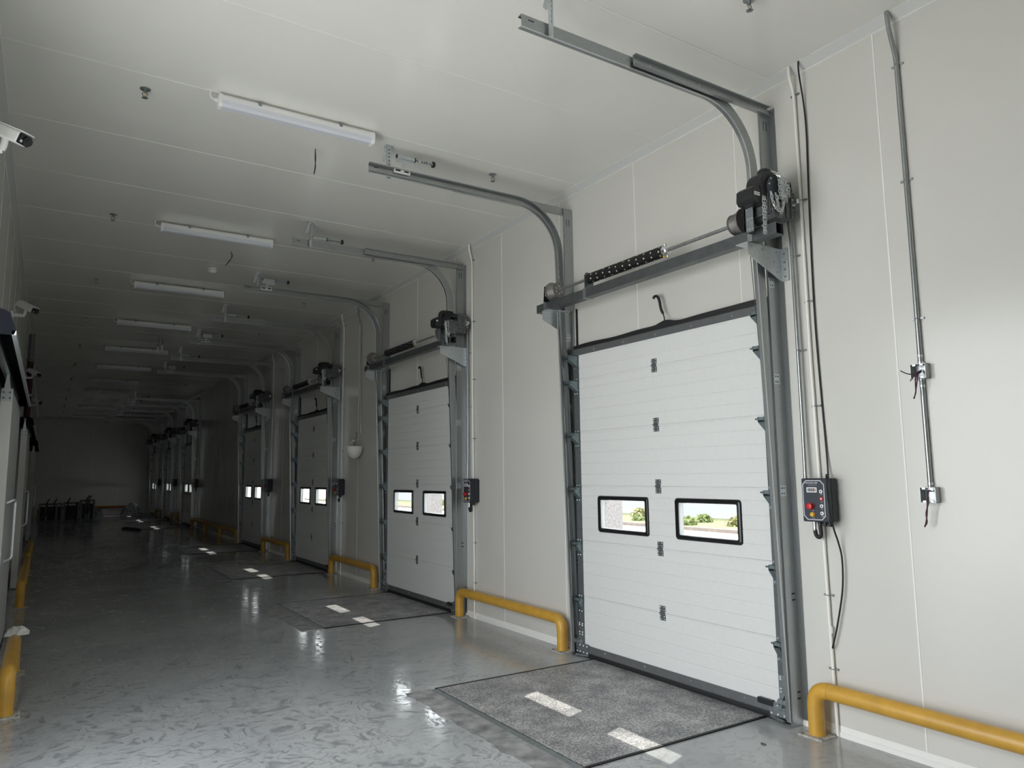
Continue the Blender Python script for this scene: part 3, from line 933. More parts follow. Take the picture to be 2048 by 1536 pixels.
def opener_common(root, W, Z, boxy):
    # cast gearbox with ribs, mounting plate, output hub
    mb = MB().box(W(-0.36), W(-0.10), -0.09, 0.05, Z(3.30), Z(3.44))
    for k in range(5): mb.box(W(-0.35 + 0.055 * k), W(-0.338 + 0.055 * k), -0.10, 0.055, Z(3.30), Z(3.445))
    mb.cyl((W(-0.28), -0.11, Z(SZ)), (W(-0.28), 0.08, Z(SZ)), 0.062, 18)
    mb.build('gearbox', 'cast', root, bevel=0.006)
    mb = MB().box(W(-0.40), W(-0.30), 0.06, 0.066, Z(3.20), Z(3.40))
    mb.box(W(-0.40), W(-0.396), 0.0, 0.066, Z(3.20), Z(3.38))
    mb.build('mounting_plate', 'galv_dark', root)
    bolts([(W(-0.396 + 0.0), 0.01 + 0.02 * k, Z(z)) for k in (0, 1, 2) for z in (3.22, 3.29, 3.36)], 0.006).build('bolts', 'zinc', root)
    mb = MB().box(W(-0.20), W(-0.05), -0.07, 0.05, Z(3.35), Z(3.50))
    mb.prism([(W(-0.20), Z(3.50)), (W(-0.05), Z(3.50)), (W(-0.085), Z(3.545)), (W(-0.18), Z(3.545))], 'y', -0.06, 0.045)
    mb.build('motor_body', 'cast', root, bevel=0.005)
    mb = MB().lathe([(0.012, 0), (0.026, 0.001), (0.026, 0.012), (0.016, 0.014), (0.016, 0.05), (0.01, 0.052)], (W(-0.085), -0.07, Z(3.425)), (0, -1, 0), 16)
    mb.build('hub', 'zinc', root, smooth=True)
    bolts([(W(-0.085 + 0.045 * math.cos(a)), -0.07, Z(3.425 + 0.045 * math.sin(a))) for a in (0.4, 1.9, 3.4, 4.9)], 0.007, (0, -1, 0), 0.006).build('bolts', 'galv', root)
def make_opener_a():
    """opener of the first door: big black cover, hand chain bundled over it"""
    U = -1.295
    root = empty('door_opener', (-0.28, DOORS[0] + U, 3.30))
    def W(x): return x + 0.28
    def Z(z): return z - 3.30
    opener_common(root, W, Z, True)
    MB().prism([(W(-0.49), Z(3.385)), (W(-0.485), Z(3.455)), (W(-0.455), Z(3.478)), (W(-0.34), Z(3.492)), (W(-0.34), Z(3.36)), (W(-0.47), Z(3.362))], 'y', -0.075, 0.06).build('limit_housing', 'black', root, bevel=0.006)
    lb = MB().box(W(-0.472), W(-0.418), -0.0765, -0.0745, Z(3.408), Z(3.432)).build('label', 'print_white', root)
    MB().box(W(-0.466), W(-0.426), -0.0772, -0.0764, Z(3.417), Z(3.423)).build('label_print', 'print_grey', root)
    prof = [(W(-0.40), Z(3.40)), (W(-0.41), Z(3.50))] + [(W(-0.30 + 0.11 * math.cos(R_(a))), Z(3.50 + 0.10 * math.sin(R_(a)))) for a in range(170, 5, -15)] + [(W(-0.19), Z(3.50)), (W(-0.20), Z(3.41)), (W(-0.26), Z(3.385))]
    MB().prism(prof, 'y', -0.085, 0.04).build('chain_wheel_cover', 'black', root, bevel=0.008)
    MB().prism([(W(-0.355), Z(3.41)), (W(-0.365), Z(3.50)), (W(-0.34), Z(3.55)), (W(-0.24), Z(3.56)), (W(-0.21), Z(3.50)), (W(-0.215), Z(3.415)), (W(-0.28), Z(3.395))], 'y', -0.105, -0.085).build('front_plate', 'face', root, bevel=0.004)
    bolts([(W(x), -0.105, Z(z)) for x, z in ((-0.335, 3.535), (-0.355, 3.495), (-0.345, 3.42), (-0.225, 3.425))], 0.006, (0, -1, 0), 0.005).build('bolts', 'zinc', root)
    MB().lathe([(0.045, 0), (0.045, 0.03), (0.03, 0.045)], (W(-0.29), -0.02, Z(3.59)), (0, 0, 1), 16).build('cap', 'black', root, smooth=True)
    MB().prism([(W(-0.17), Z(3.52)), (W(-0.17), Z(3.60)), (W(-0.065), Z(3.578)), (W(-0.055), Z(3.515))], 'y', -0.06, 0.05).build('terminal_box', 'black', root, bevel=0.004)
    rnd = random.Random(3)
    mb = MB()
    for k in range(9):
        o = rnd.uniform(-0.012, 0.012)
        xo = -0.29 + 0.0085 * k + rnd.uniform(-0.006, 0.006)
        ys = -0.125 - 0.006 * (k % 3)
        top = 3.585 - 0.003 * k
        low = 3.40 - 0.012 * (k % 4) + o
        mb2 = chain_mesh(spline([(W(xo - 0.025), ys + 0.02, Z(top)), (W(xo), ys, Z(top - 0.03)), (W(xo + 0.012 + o), ys - 0.004, Z((top + low) / 2)), (W(xo + 0.006), ys, Z(low))], 8), 0.021, 0.0024)
        mb.add(mb2.v, mb2.f)
    for (xa, xb, lo) in ((-0.365, -0.305, 3.325), (-0.32, -0.245, 3.305), (-0.37, -0.24, 3.31)):
        mb2 = chain_mesh(spline([(W(xa), -0.125, Z(3.42)), (W(xa + 0.012), -0.128, Z(3.36)), (W((xa + xb) / 2), -0.13, Z(lo)), (W(xb - 0.01), -0.128, Z(3.355)), (W(xb), -0.125, Z(3.415))], 10), 0.021, 0.0024)
        mb.add(mb2.v, mb2.f)
    for xo in (0.0, 0.02):
        mb2 = chain_mesh([(W(-0.405 + xo), -0.09, Z(3.395)), (W(-0.408 + xo), -0.09, Z(3.25)), (W(-0.412 + xo * 0.6), -0.09, Z(3.135))], 0.021, 0.0022)
        mb.add(mb2.v, mb2.f)
    mb.build('hand_chain', 'zinc', root, smooth=True, auto=80)
    return root
def make_opener_b():
    """openers of the other doors: thick black hose arching over to the wall conduit"""
    U = -1.295
    root = empty('door_opener', (-0.28, DOORS[0] + U, 3.30))
    def W(x): return x + 0.28
    def Z(z): return z - 3.30
    opener_common(root, W, Z, False)
    MB().prism([(W(-0.50), Z(3.37)), (W(-0.50), Z(3.44)), (W(-0.475), Z(3.465)), (W(-0.37), Z(3.465)), (W(-0.37), Z(3.355)), (W(-0.48), Z(3.352))], 'y', -0.07, 0.06).build('limit_housing', 'black', root, bevel=0.006)
    MB().cyl((W(-0.478), -0.071, Z(3.42)), (W(-0.478), -0.078, Z(3.42)), 0.010, 10).build('label', 'print_white', root)
    prof = [(W(-0.40), Z(3.34)), (W(-0.41), Z(3.45)), (W(-0.37), Z(3.49)), (W(-0.31), Z(3.48)), (W(-0.29), Z(3.38)), (W(-0.32), Z(3.32))]
    MB().prism(prof, 'y', -0.085, 0.04).build('chain_wheel_cover', 'black', root, bevel=0.008)
    hose = bend3([(W(-0.41), -0.03, Z(3.44)), (W(-0.41), -0.03, Z(3.53)), (W(-0.30), -0.03, Z(3.535)), (W(-0.22), -0.035, Z(3.52)), (W(-0.055), -0.02, Z(3.405)), (W(-0.05), -0.02, Z(3.38))], 0.04, 6)
    MB().tube(hose, [0.03] * (len(hose) // 2) + [0.019] * (len(hose) - len(hose) // 2), 12).build('flexible_hose', 'rubber', root, smooth=True, auto=60)
    MB().box(W(-0.36), W(-0.20), -0.05, 0.02, Z(3.485), Z(3.525)).build('terminal_box', 'black', root, bevel=0.004)
    mb = MB()
    for xo, lo in ((-0.385, 3.16), (-0.37, 3.14), (-0.345, 3.22)):
        mb2 = chain_mesh([(W(xo), -0.1, Z(3.41)), (W(xo + 0.01), -0.1, Z(lo))], 0.021, 0.0022)
        mb.add(mb2.v, mb2.f)
    mb2 = chain_mesh(spline([(W(-0.39), -0.1, Z(3.38)), (W(-0.37), -0.11, Z(3.30)), (W(-0.34), -0.1, Z(3.26)), (W(-0.32), -0.1, Z(3.30)), (W(-0.31), -0.1, Z(3.38))], 8), 0.021, 0.0022)
    mb.add(mb2.v, mb2.f)
    mb.build('hand_chain', 'zinc', root, smooth=True, auto=80)
    return root
opener_a = make_opener_a()
opener_b = make_opener_b()

# ------------------------------------------------------------------ control boxes and pipes
def text_mesh(txt, size, name, material, parent, loc, squeeze=1.0):
    """flat lettering on a face looking to -x; reads along -y"""
    cu = bpy.data.curves.new('t', 'FONT')
    cu.body = txt
    cu.size = size
    cu.align_x = 'CENTER'; cu.align_y = 'CENTER'
    cu.extrude = 0.0003
    to = bpy.data.objects.new('t', cu)
    COL.objects.link(to)
    dg = bpy.context.evaluated_depsgraph_get()
    me = bpy.data.meshes.new_from_object(to.evaluated_get(dg))
    bpy.data.objects.remove(to); bpy.data.curves.remove(cu)
    # local x -> world -y, local y -> world z, local z -> world -x
    me.transform(Matrix(((0, 0, -1, 0), (-squeeze, 0, 0, 0), (0, 1, 0, 0), (0, 0, 0, 1))))
    me.materials.clear(); me.materials.append(MATS[material])
    o = bpy.data.objects.new(name, me)
    COL.objects.link(o); o.parent = parent; o.location = loc
    return o
def make_box():
    root = empty('control_box', (-0.0, DOORS[0] - 1.426, 1.31))
    bd = MB().box(-0.118, -0.015, -0.092, 0.092, 0, 0.272).build('enclosure', 'navy', root, bevel=0.006)
    MB().box(-0.015, 0.0, -0.08, 0.08, 0.01, 0.26).build('back_plate', 'black', root)
    MB().box(-0.0765, -0.073, -0.0935, 0.0935, -0.001, 0.273).build('lid_gap', 'rubber', root)
    def octo(i):
        a, b, c = 0.078 - i, 0.125 - i, 0.026 - i * 0.4
        return [(-a, -b + c), (-a + c, -b), (a - c, -b), (a, -b + c), (a, b - c), (a - c, b), (-a + c, b), (-a, b - c)]
    zc = 0.136
    lp = lambda i: [(p[0] + 0.006, p[1] + zc) for p in octo(i)]
    frame_ring([(lp(0), -0.1185), (lp(0), -0.1195), (lp(0.006), -0.1195), (lp(0.006), -0.1185)]).build('border_line', 'lavender', root)
    pl = lp(0.006)
    MB().prism(pl, 'x', -0.1188, -0.118).build('face_plate', 'face', root)
    X = -0.1195
    text_mesh('ELECTRONIC LIMIT', 0.0135, 'lettering', 'print_white', root, (X, 0.016, 0.243), 0.72)
    mb = MB()
    for k in range(8): mb.box(X - 0.0003, X, 0.040 - 0.008 * k, 0.0345 - 0.008 * k, 0.2285, 0.2315)
    mb.build('small_print', 'print_grey', root)
    dp = frame_ring([(rrect(-0.020, 0.052, 0.184, 0.216, 0.003, 2), X + 0.001), (rrect(-0.020, 0.052, 0.184, 0.216, 0.003, 2), X - 0.003),
                     (rrect(-0.013, 0.045, 0.191, 0.209, 0.002, 2), X - 0.003), (rrect(-0.013, 0.045, 0.191, 0.209, 0.002, 2), X + 0.001)]).build('display_bezel', 'print_white', root)
    MB().box(X - 0.001, X, -0.013, 0.045, 0.191, 0.209).build('display_glass', 'display', dp)
    mb = MB()
    for k in range(4): mb.box(X - 0.0014, X - 0.001, 0.040 - 0.013 * k, 0.032 - 0.013 * k, 0.194, 0.206)
    mb.build('digits', 'print_grey', dp)
    MB().box(X - 0.0016, X - 0.001, -0.007, -0.012, 0.193, 0.207).build('red_digit', 'red', dp)
    def button(y, z, r, m_, h=0.006):
        return MB().lathe([(r * 1.05, 0), (r * 1.05, h * 0.5), (r, h), (r * 0.6, h * 1.15)], (X, y, z), (-1, 0, 0), 20).build('button', m_, root, smooth=True)
    yb = -0.050
    for z, m_ in ((0.190, 'print_white'), (0.145, 'red'), (0.100, 'print_white'), (0.055, 'print_white')):
        b_ = button(yb, z, 0.0115, m_)
        if m_ == 'red': MB().cyl((X - 0.0069, yb, z), (X - 0.0075, yb, z), 0.005, 12).build('lamp_dot', 'print_white', b_)
    mb = MB().prism([(yb, 0.198), (yb - 0.005, 0.190), (yb - 0.0018, 0.190), (yb - 0.0018, 0.183), (yb + 0.0018, 0.183), (yb + 0.0018, 0.190), (yb + 0.005, 0.190)], 'x', X - 0.0078, X - 0.0069)
    mb.prism([(yb, 0.092), (yb - 0.005, 0.100), (yb - 0.0018, 0.100), (yb - 0.0018, 0.107), (yb + 0.0018, 0.107), (yb + 0.0018, 0.100), (yb + 0.005, 0.100)], 'x', X - 0.0078, X - 0.0069)
    mb.prism([(yb - 0.005, 0.055), (yb + 0.001, 0.060), (yb + 0.006, 0.055), (yb, 0.049)], 'x', X - 0.0078, X - 0.0069)
    mb.build('arrow_symbols', 'rubber', root)
    mb = MB()
    for y, z, w_ in ((yb, 0.1715, 0.014), (yb, 0.1265, 0.014), (yb, 0.0815, 0.014), (yb, 0.0365, 0.020), (0.016, 0.070, 0.020), (0.016, 0.0235, 0.020)):
        for k in range(4): mb.box(X - 0.0003, X, y - w_ / 2 + w_ * k / 4, y - w_ / 2 + w_ * (k + 0.72) / 4, z - 0.002, z + 0.002)
    mb.build('small_print', 'print_grey', root)
    MB().lathe([(0.019, 0), (0.019, 0.004), (0.011, 0.005), (0.011, 0.018), (0.019, 0.020), (0.0195, 0.030), (0.014, 0.033)], (X, 0.024, 0.098), (-1, 0, 0), 24).build('emergency_stop', 'red', root, smooth=True)
    MB().lathe([(0.016, 0), (0.016, 0.004), (0.013, 0.006), (0.013, 0.014), (0.010, 0.016)], (X, 0.018, 0.046), (-1, 0, 0), 24).build('key_switch', 'amber', root, smooth=True)
    for y in (0.012, -0.025, -0.060):
        MB().lathe([(0.017, 0), (0.017, 0.012), (0.013, 0.014), (0.013, 0.028), (0.010, 0.03)], (-0.06, y, 0.0), (0, 0, -1), 12).build('cable_gland', 'black', root, smooth=True)
    MB().lathe([(0.012, 0), (0.012, 0.05), (0.014, 0.052), (0.014, 0.056)], (-0.06, 0.052, 0.0), (0, 0, -1), 12).build('conduit_stub', 'zinc', root, smooth=True)
    MB().tube(spline([(-0.06, 0.052, -0.05), (-0.06, 0.046, -0.085), (-0.06, 0.026, -0.10), (-0.06, 0.01, -0.08), (-0.06, 0.012, -0.03)], 8), 0.0125, 10).build('cable_loop', 'rubber', root, smooth=True)
    return root
box_proto = make_box()

def clip(parent, y, z, r=0.012, x=-0.02, m_='galv'):
    mb = MB()
    mb.tube([(x, y - r - 0.003, z), (x - r - 0.003, y, z), (x, y + r + 0.003, z)], 0.003, 5)
    mb.box(-0.012, 0, y + r, y + r + 0.022, z - 0.006, z + 0.006)
    mb.box(-0.012, 0, y - r - 0.022, y - r, z - 0.006, z + 0.006)
    mb.build('clip', m_, parent)
def make_conduit():
    root = empty('steel_conduit', (0, DOORS[0] - 1.318, 1.58))
    MB().tube(bend3([(-0.055, -0.005, 0.0), (-0.045, 0.0, 0.3), (-0.04, 0.005, 1.6), (-0.05, 0.012, 1.80)], 0.05), 0.0125, 12).build('tube', 'galv', root, smooth=True)
    mb = MB()
    mb.tube([(-0.05, 0.012, 1.79), (-0.055, 0.02, 1.845), (-0.10, 0.035, 1.87)], [0.016, 0.018, 0.018], 10)
    mb.build('end_fitting', 'rubber', root, smooth=True)
    clip(root, 0.003, 1.50, 0.0125, -0.04); clip(root, -0.001, 0.85, 0.0125, -0.045)
    return root
conduit_proto = make_conduit()
def make_pvc():
    root = empty('plastic_pipe', (0, DOORS[0] - 1.40, 0))
    MB().tube(bend3([(-0.016, -0.016, 0.0), (-0.016, 0.012, 2.4), (-0.016, 0.014, 4.20), (-0.058, 0.014, 4.34), (-0.058, 0.014, 4.405)], 0.05), 0.0105, 12).build('tube', 'ivory', root, smooth=True)
    clip(root, 0.014, 4.21, 0.0105, -0.016, 'galv_dark')
    for z in (3.45, 2.75, 2.05, 0.85, 0.40): clip(root, -0.012 + 0.012 * z / 2.4, z, 0.0105, -0.016, 'galv_dark')
    mb = MB().cyl((-0.016, -0.015, 0.62), (-0.016, -0.0145, 0.66), 0.013, 10)
    mb.build('coupling', 'white_plastic', root)
    return root
pvc_proto = make_pvc()

# ------------------------------------------------------------------ dock levelers
def make_leveler():
    root = empty('dock_leveler', (0, DOORS[0] - 0.01, 0))
    MB().box(-1.60, -0.075, -0.905, 0.905, 0.0, 0.006).build('deck', 'tread', root)
    MB().box(-1.655, -1.61, -0.905, 0.905, 0.0, 0.005).build('rear_strip', 'galv_dark', root)
    MB().box(-1.612, -1.598, -0.905, 0.905, 0.0, 0.0035).build('rear_gap', 'rubber', root)
    # ragged grout band behind the pit frame
    rnd = random.Random(5)
    pts = [(-1.655, -0.92)]
    for k in range(25): pts.append((-1.86 + rnd.uniform(-0.018, 0.018), -0.94 + 1.88 * k / 24))
    pts += [(-1.655, 0.94)]
    MB().prism(pts, 'z', 0.0, 0.0025).build('grout_band', 'grout', root)
    for s in (-1, 1):
        MB().box(-1.60 if s < 0 else -1.62, -0.075, s * 0.905, s * 0.925, 0.0, 0.008).build('side_seal', 'rubber', root)
    return root
leveler_proto = make_leveler()

# ------------------------------------------------------------------ place one set at each door
def place(proto, k, first, y_off, label, cat, group, name=None):
    o = proto if first else copy_tree(proto)
    o.location.y = DOORS[k] + y_off
    tag(o, label, cat, group)
    if name: o.name = name
    return o
for k in range(7):
    p, f = DP[k], k == 0
    d = place(door_proto, k, f, 0, 'white ribbed sectional %s, with two small windows' % p, 'dock door', 'sectional dock doors along the right wall', 'door_%d' % (k + 1))
    d['kind'] = 'structure'
    place(shaft_proto, k, f, 0, 'torsion spring shaft and steel beam above the ' + p, 'door shaft', 'torsion shafts above the dock doors')
    if k == 0: place(track_r0, k, True, -1.165, 'galvanised track without buffer on control-box side of the ' + p, 'door track', 'galvanised door tracks')
    else: place(track_rb, k, k == 1, -1.165, 'galvanised track on the control-box side of the ' + p, 'door track', 'galvanised door tracks')
    place(track_l, k, f, 1.165, 'galvanised track away from the control box of the ' + p, 'door track', 'galvanised door tracks')
    if k == 0: place(opener_a, k, True, -1.295, 'black door opener with bundled hand chain above the ' + p, 'door opener', 'motor door openers')
    else: place(opener_b, k, k == 1, -1.295, 'black door opener with arching hose above the ' + p, 'door opener', 'motor door openers')
    place(box_proto, k, f, -1.426, 'dark control box with buttons beside the ' + p, 'control box', 'door control boxes')
    place(conduit_proto, k, f, -1.318, 'thin steel conduit above control box of the ' + p, 'conduit', 'steel conduits to the control boxes')
    place(pvc_proto, k, f, -1.40, 'white plastic pipe down the wall beside the ' + p, 'pipe', 'white wall pipes')
    place(leveler_proto, k, f, -0.01, 'worn steel dock leveler plate before the ' + p, 'dock leveler', 'dock levelers in the floor')
DOORSET = True

# ------------------------------------------------------------------ yellow pipe bumpers
def bumper(y0, y1, label, x=-0.105, ztop=0.285, r=0.05, mids=(), group='yellow pipe bumpers at the wall feet', plates=True):
    root = tag(empty('bumper_rail', (x, y0, 0)), label, 'bumper rail', group)
    L_ = y1 - y0
    path = bend3([(0, 0, 0.01), (0, 0, ztop), (0, L_, ztop), (0, L_, 0.01)], 0.10, 8)
    MB().tube(path, r, 20).build('pipe', 'yellow', root, smooth=True, auto=60)
    mb = MB()
    for yy in (0.105, L_ - 0.105): mb.tube([(0, yy - 0.002, ztop), (0, yy + 0.002, ztop)], r + 0.0018, 20, cap=False)
    for yy in (0, L_): mb.tube([(0, yy, ztop - 0.107), (0, yy, ztop - 0.103)], r + 0.0018, 20, cap=False)
    mb.build('weld_bead', 'yellow', root, smooth=True)
    for yy in (0, L_):
        MB().box(-0.078, 0.088, yy - 0.085, yy + 0.085, 0, 0.009).build('base_plate', 'plate_dirt', root)
        bolts([(dx, yy + dy, 0.009) for dx in (-0.062, 0.07) for dy in (-0.068, 0.068)], 0.010, (0, 0, 1), 0.010).build('bolts', 'galv_dark', root)
    for yy in mids:
        MB().cyl((0, yy - y0, 0), (0, yy - y0, ztop), r * 0.9, 14).build('post', 'yellow', root, smooth=True)
    return root
bumper(-1.2, 2.985, 'yellow pipe bumper on the foot of the wall with junction boxes')
bumper(5.64, 7.64, 'yellow pipe bumper between first and second dock doors from the junction boxes')
bumper(10.26, 12.15, 'yellow pipe bumper between second and third dock doors from the junction boxes')
bumper(14.76, 16.72, 'yellow pipe bumper between third and fourth dock doors from the junction boxes')
bumper(19.35, 26.0, 'long yellow pipe bumper with extra posts across the gap in the dock-door row', mids=(21.5, 23.7))
bumper(28.65, 30.62, 'yellow pipe bumper between second and third dock doors from the end wall')
bumper(33.3, 35.2, 'yellow pipe bumper between first and second dock doors from the end wall')
bumper(6.35, 7.68, 'short yellow pipe bumper before a sliding door, draped with torn film', x=-4.375, ztop=0.29)
bumper(11.45, 15.2, 'yellow pipe bumper with a middle post along the sliding-door wall', x=-4.42, ztop=0.29, mids=(14.0,))
bumper(15.75, 19.0, 'yellow pipe bumper beyond the red pipe on sliding-door wall', x=-4.42, ztop=0.30)
def end_bumper():
    root = tag(empty('bumper_rail', (-2.5, YE - 0.13, 0)), 'orange pipe bumper along the foot of the end wall', 'bumper rail')
    path = bend3([(-1.9, 0, 0.01), (-1.9, 0, 0.34), (1.9, 0, 0.34), (1.9, 0, 0.01)], 0.10, 8)
    MB().tube(path, 0.055, 16).build('pipe', 'orange', root, smooth=True, auto=60)
    for x in (-1.9, 1.9): MB().box(x - 0.085, x + 0.085, -0.085, 0.085, 0, 0.009).build('base_plate', 'plate_dirt', root)
    MB().cyl((0, 0, 0), (0, 0, 0.34), 0.05, 12).build('post', 'orange', root, smooth=True)
end_bumper()

# ------------------------------------------------------------------ ceiling fittings
ORD = 'first second third fourth fifth sixth seventh eighth ninth tenth eleventh twelfth thirteenth'.split()
def make_batten():
    root = empty('led_batten', (-2.733, 5.34, H - 0.075))
    L_ = 0.585
    y = 0.048
    MB().prism([(-y, 0.008), (-y, 0.040), (-y + 0.012, 0.056), (y - 0.012, 0.056), (y, 0.040), (y, 0.008)], 'x', -L_, L_).build('housing', 'white_plastic', root)
    MB().prism([(-y + 0.002, 0.008), (-y + 0.006, -0.018), (-y + 0.022, -0.034), (y - 0.022, -0.034), (y - 0.006, -0.018), (y - 0.002, 0.008)], 'x', -L_ + 0.012, L_ - 0.012).build('diffuser', 'diffuser', root)
    for s in (-1, 1):
        MB().prism([(-y - 0.003, 0.045), (-y + 0.010, 0.059), (y - 0.010, 0.059), (y + 0.003, 0.045), (y, -0.018), (y - 0.020, -0.038), (-y + 0.020, -0.038), (-y, -0.018)], 'x', s * (L_ - 0.014), s * (L_ + 0.012)).build('end_cap', 'white_plastic', root, bevel=0.003)
    for x in (-0.31, 0.31):
        mb = MB().box(x - 0.012, x + 0.012, -y - 0.004, y + 0.004, 0.030, 0.058)
        mb.box(x - 0.006, x + 0.006, -0.012, 0.012, 0.055, 0.075)
        mb.build('mounting_clip', 'galv_dark', root)
    MB().tube(spline([(-L_ - 0.01, 0, 0.015), (-L_ - 0.05, 0, 0.02), (-L_ - 0.065, 0.0, 0.045), (-L_ - 0.06, 0, 0.075)], 6), 0.006, 8).build('power_cable', 'white_plastic', root, smooth=True)
    MB().cyl((-L_ - 0.01, 0, 0.015), (-L_ - 0.035, 0, 0.017), 0.013, 10).build('cable_gland', 'white_plastic', root, smooth=True)
    return root
bat = make_batten()
for k, y in enumerate([5.34, 8.49, 11.29, 14.22, 17.25, 20.2, 23.15, 26.1, 29.05, 32.0, 34.9, 37.3]):
    o = bat if k == 0 else copy_tree(bat)
    o.location.y = y
    tag(o, 'white LED batten light, switched off, %s in the row from the end wall' % ORD[11 - k], 'light', 'LED battens on the ceiling')

def make_sprinkler():
    root = empty('sprinkler_head', (-0.87, 2.6, H))
    MB().lathe([(0.036, 0), (0.036, 0.004), (0.022, 0.010)], (0, 0, 0), (0, 0, -1), 20).build('escutcheon', 'galv', root, smooth=True)
    mb = MB().cyl((0, 0, -0.006), (0, 0, -0.03), 0.011, 10)
    for s in (-1, 1): mb.tube(spline([(s * 0.009, 0, -0.028), (s * 0.017, 0, -0.042), (s * 0.006, 0, -0.062)], 5), 0.0035, 6)
    mb.cyl((0, 0, -0.06), (0, 0, -0.068), 0.007, 8)
    mb.build('frame_arms', 'galv_dark', root, smooth=True)
    MB().cyl((0, 0, -0.03), (0, 0, -0.06), 0.0025, 6).build('glass_bulb', 'amber', root)
    mb = MB()
    for j in range(12):
        q = 2 * math.pi * j / 12
        mb.obox((0.014 * math.cos(q), 0.014 * math.sin(q), -0.069), (0.016, 0.005, 0.0015), Matrix.Rotation(q, 3, 'Z'))
    mb.cyl((0, 0, -0.068), (0, 0, -0.070), 0.009, 12)
    mb.build('deflector', 'galv_dark', root)
    return root
spk = make_sprinkler()
first = True
for x in (-0.87, -3.785):
    for k in range(13):
        y = 2.6 + 2.955 * k
        if x < -3 and k == 0: continue
        if y > YE - 0.3: continue
        o = spk if first else copy_tree(spk)
        first = False
        o.location = (x, y, H)
        side = 'near the dock-door wall' if x > -2 else 'near the sliding-door wall'
        tag(o, 'small sprinkler head in the row %s, %s from the end wall' % (side, ORD[12 - k]), 'sprinkler', 'sprinkler heads ' + side)
def detector():
    root = tag(empty('smoke_detector', (-2.5, 10.15, H)), 'round white smoke detector on the ceiling', 'smoke detector')
    MB().lathe([(0.058, 0), (0.058, 0.012)], (0, 0, 0), (0, 0, -1), 24).build('base', 'white_plastic', root, smooth=True)
    MB().lathe([(0.052, 0.012), (0.058, 0.018), (0.056, 0.034), (0.04, 0.048), (0.02, 0.052)], (0, 0, 0), (0, 0, -1), 24).build('cover', 'white_plastic', root, smooth=True)
    MB().lathe([(0.053, 0.018), (0.0588, 0.022), (0.0588, 0.026), (0.05, 0.028)], (0, 0, 0), (0, 0, -1), 24, cap=False).build('vent_ring', 'rack_grey', root, smooth=True)
detector()
def dangle(name, pts, r, m_, label, cat='wire'):
    a = MB().tube(spline(pts, 6), r, 6)
    b = MB().tube(spline([(p[0] + 0.006 * math.sin(i * 2.1), p[1] + 0.006 * math.cos(i * 2.1), p[2]) for i, p in enumerate(pts)], 6), r, 6)
    a.add(b.v, b.f)
    return tag(a.build(name, m_, smooth=True), label, cat)
dangle('dangling_wire', [(-2.443, 5.88, H), (-2.445, 5.88, H - 0.08), (-2.438, 5.885, H - 0.16), (-2.45, 5.88, H - 0.225)], 0.004, 'wire_purple', 'twisted red and black wire hanging from the ceiling, straight')
dangle('dangling_wire', [(-2.452, 9.22, H), (-2.44, 9.22, H - 0.06), (-2.46, 9.22, H - 0.12), (-2.51, 9.22, H - 0.19)], 0.004, 'wire_dark', 'dark wire hanging bent from the ceiling near the smoke detector')
def connectors():
    root = tag(empty('dangling_connectors', (-2.463, 15.72, H)), 'pair of cream cable ends hanging from the ceiling', 'wire')
    for s, l in ((-1, 0.30), (1, 0.26)):
        MB().tube([(s * 0.02, 0, 0), (s * 0.028, 0, -0.14), (s * 0.04, 0, -l + 0.1)], 0.004, 6).build('lead', 'wire_dark', root)
        MB().lathe([(0.012, 0), (0.016, 0.01), (0.016, 0.11), (0.01, 0.12)], (s * 0.036, 0, -l + 0.10), (s * 0.05, 0, -1), 10).build('cream_plug', 'ivory', root, smooth=True)
connectors()

# ------------------------------------------------------------------ junction boxes on the right wall
def wall_conduit():
    root = tag(empty('steel_conduit', (0, 2.222, 1.5)), 'bent steel conduit joining the two open junction boxes', 'conduit')
    Z = lambda z: z - 1.5
    MB().tube(bend3([(-0.016, 0, Z(2.225)), (-0.016, -0.002, Z(3.0)), (-0.016, 0, Z(4.12)), (-0.062, 0.006, Z(4.30)), (-0.062, 0.01, Z(4.408))], 0.06), 0.0135, 14).build('tube', 'galv', root, smooth=True)
    MB().tube([(-0.016, 0, Z(2.155)), (-0.016, 0.0, Z(1.53))], 0.0135, 14).build('tube', 'galv', root, smooth=True)
    for z in (2.235, 2.275, 2.10, 2.14, 1.545): MB().cyl((-0.016, 0, Z(z)), (-0.016, 0, Z(z + 0.012)), 0.0155, 14).build('coupling', 'zinc', root, smooth=True)
    for z in (4.07, 3.34, 2.5): clip(root, 0.0, Z(z), 0.0135, -0.016)
wall_conduit()
def junction_box(z, label, seed):
    root = tag(empty('junction_box', (0, 2.222, z)), label, 'junction box', 'open metal junction boxes')
    a, d, t = 0.043, 0.052, 0.002
    mb = MB().box(-t, 0, -a, a, -a, a)
    for s in (-1, 1):
        mb.box(-d, 0, s * a, s * (a - t), -a, a)
        mb.box(-d, 0, -a, a, s * a, s * (a - t))
    mb.build('box_shell', 'galv', root)
    mb = MB()
    for s in (-1, 1):
        mb.box(-d, -d + 0.003, s * 0.012, s * 0.03, a - 0.001, a - 0.012); mb.box(-d, -d + 0.003, s * 0.012, s * 0.03, -a + 0.001, -a + 0.012)
    mb.lathe([(0.012, 0), (0.012, 0.003)], (-d * 0.5, a, 0.0), (0, 1, 0), 12)
    mb.build('screw_lugs', 'galv_bright', root)
    rnd = random.Random(seed)
    return root, d
jb1, d1 = junction_box(2.19, 'upper open metal junction box with several loose wires', 1)
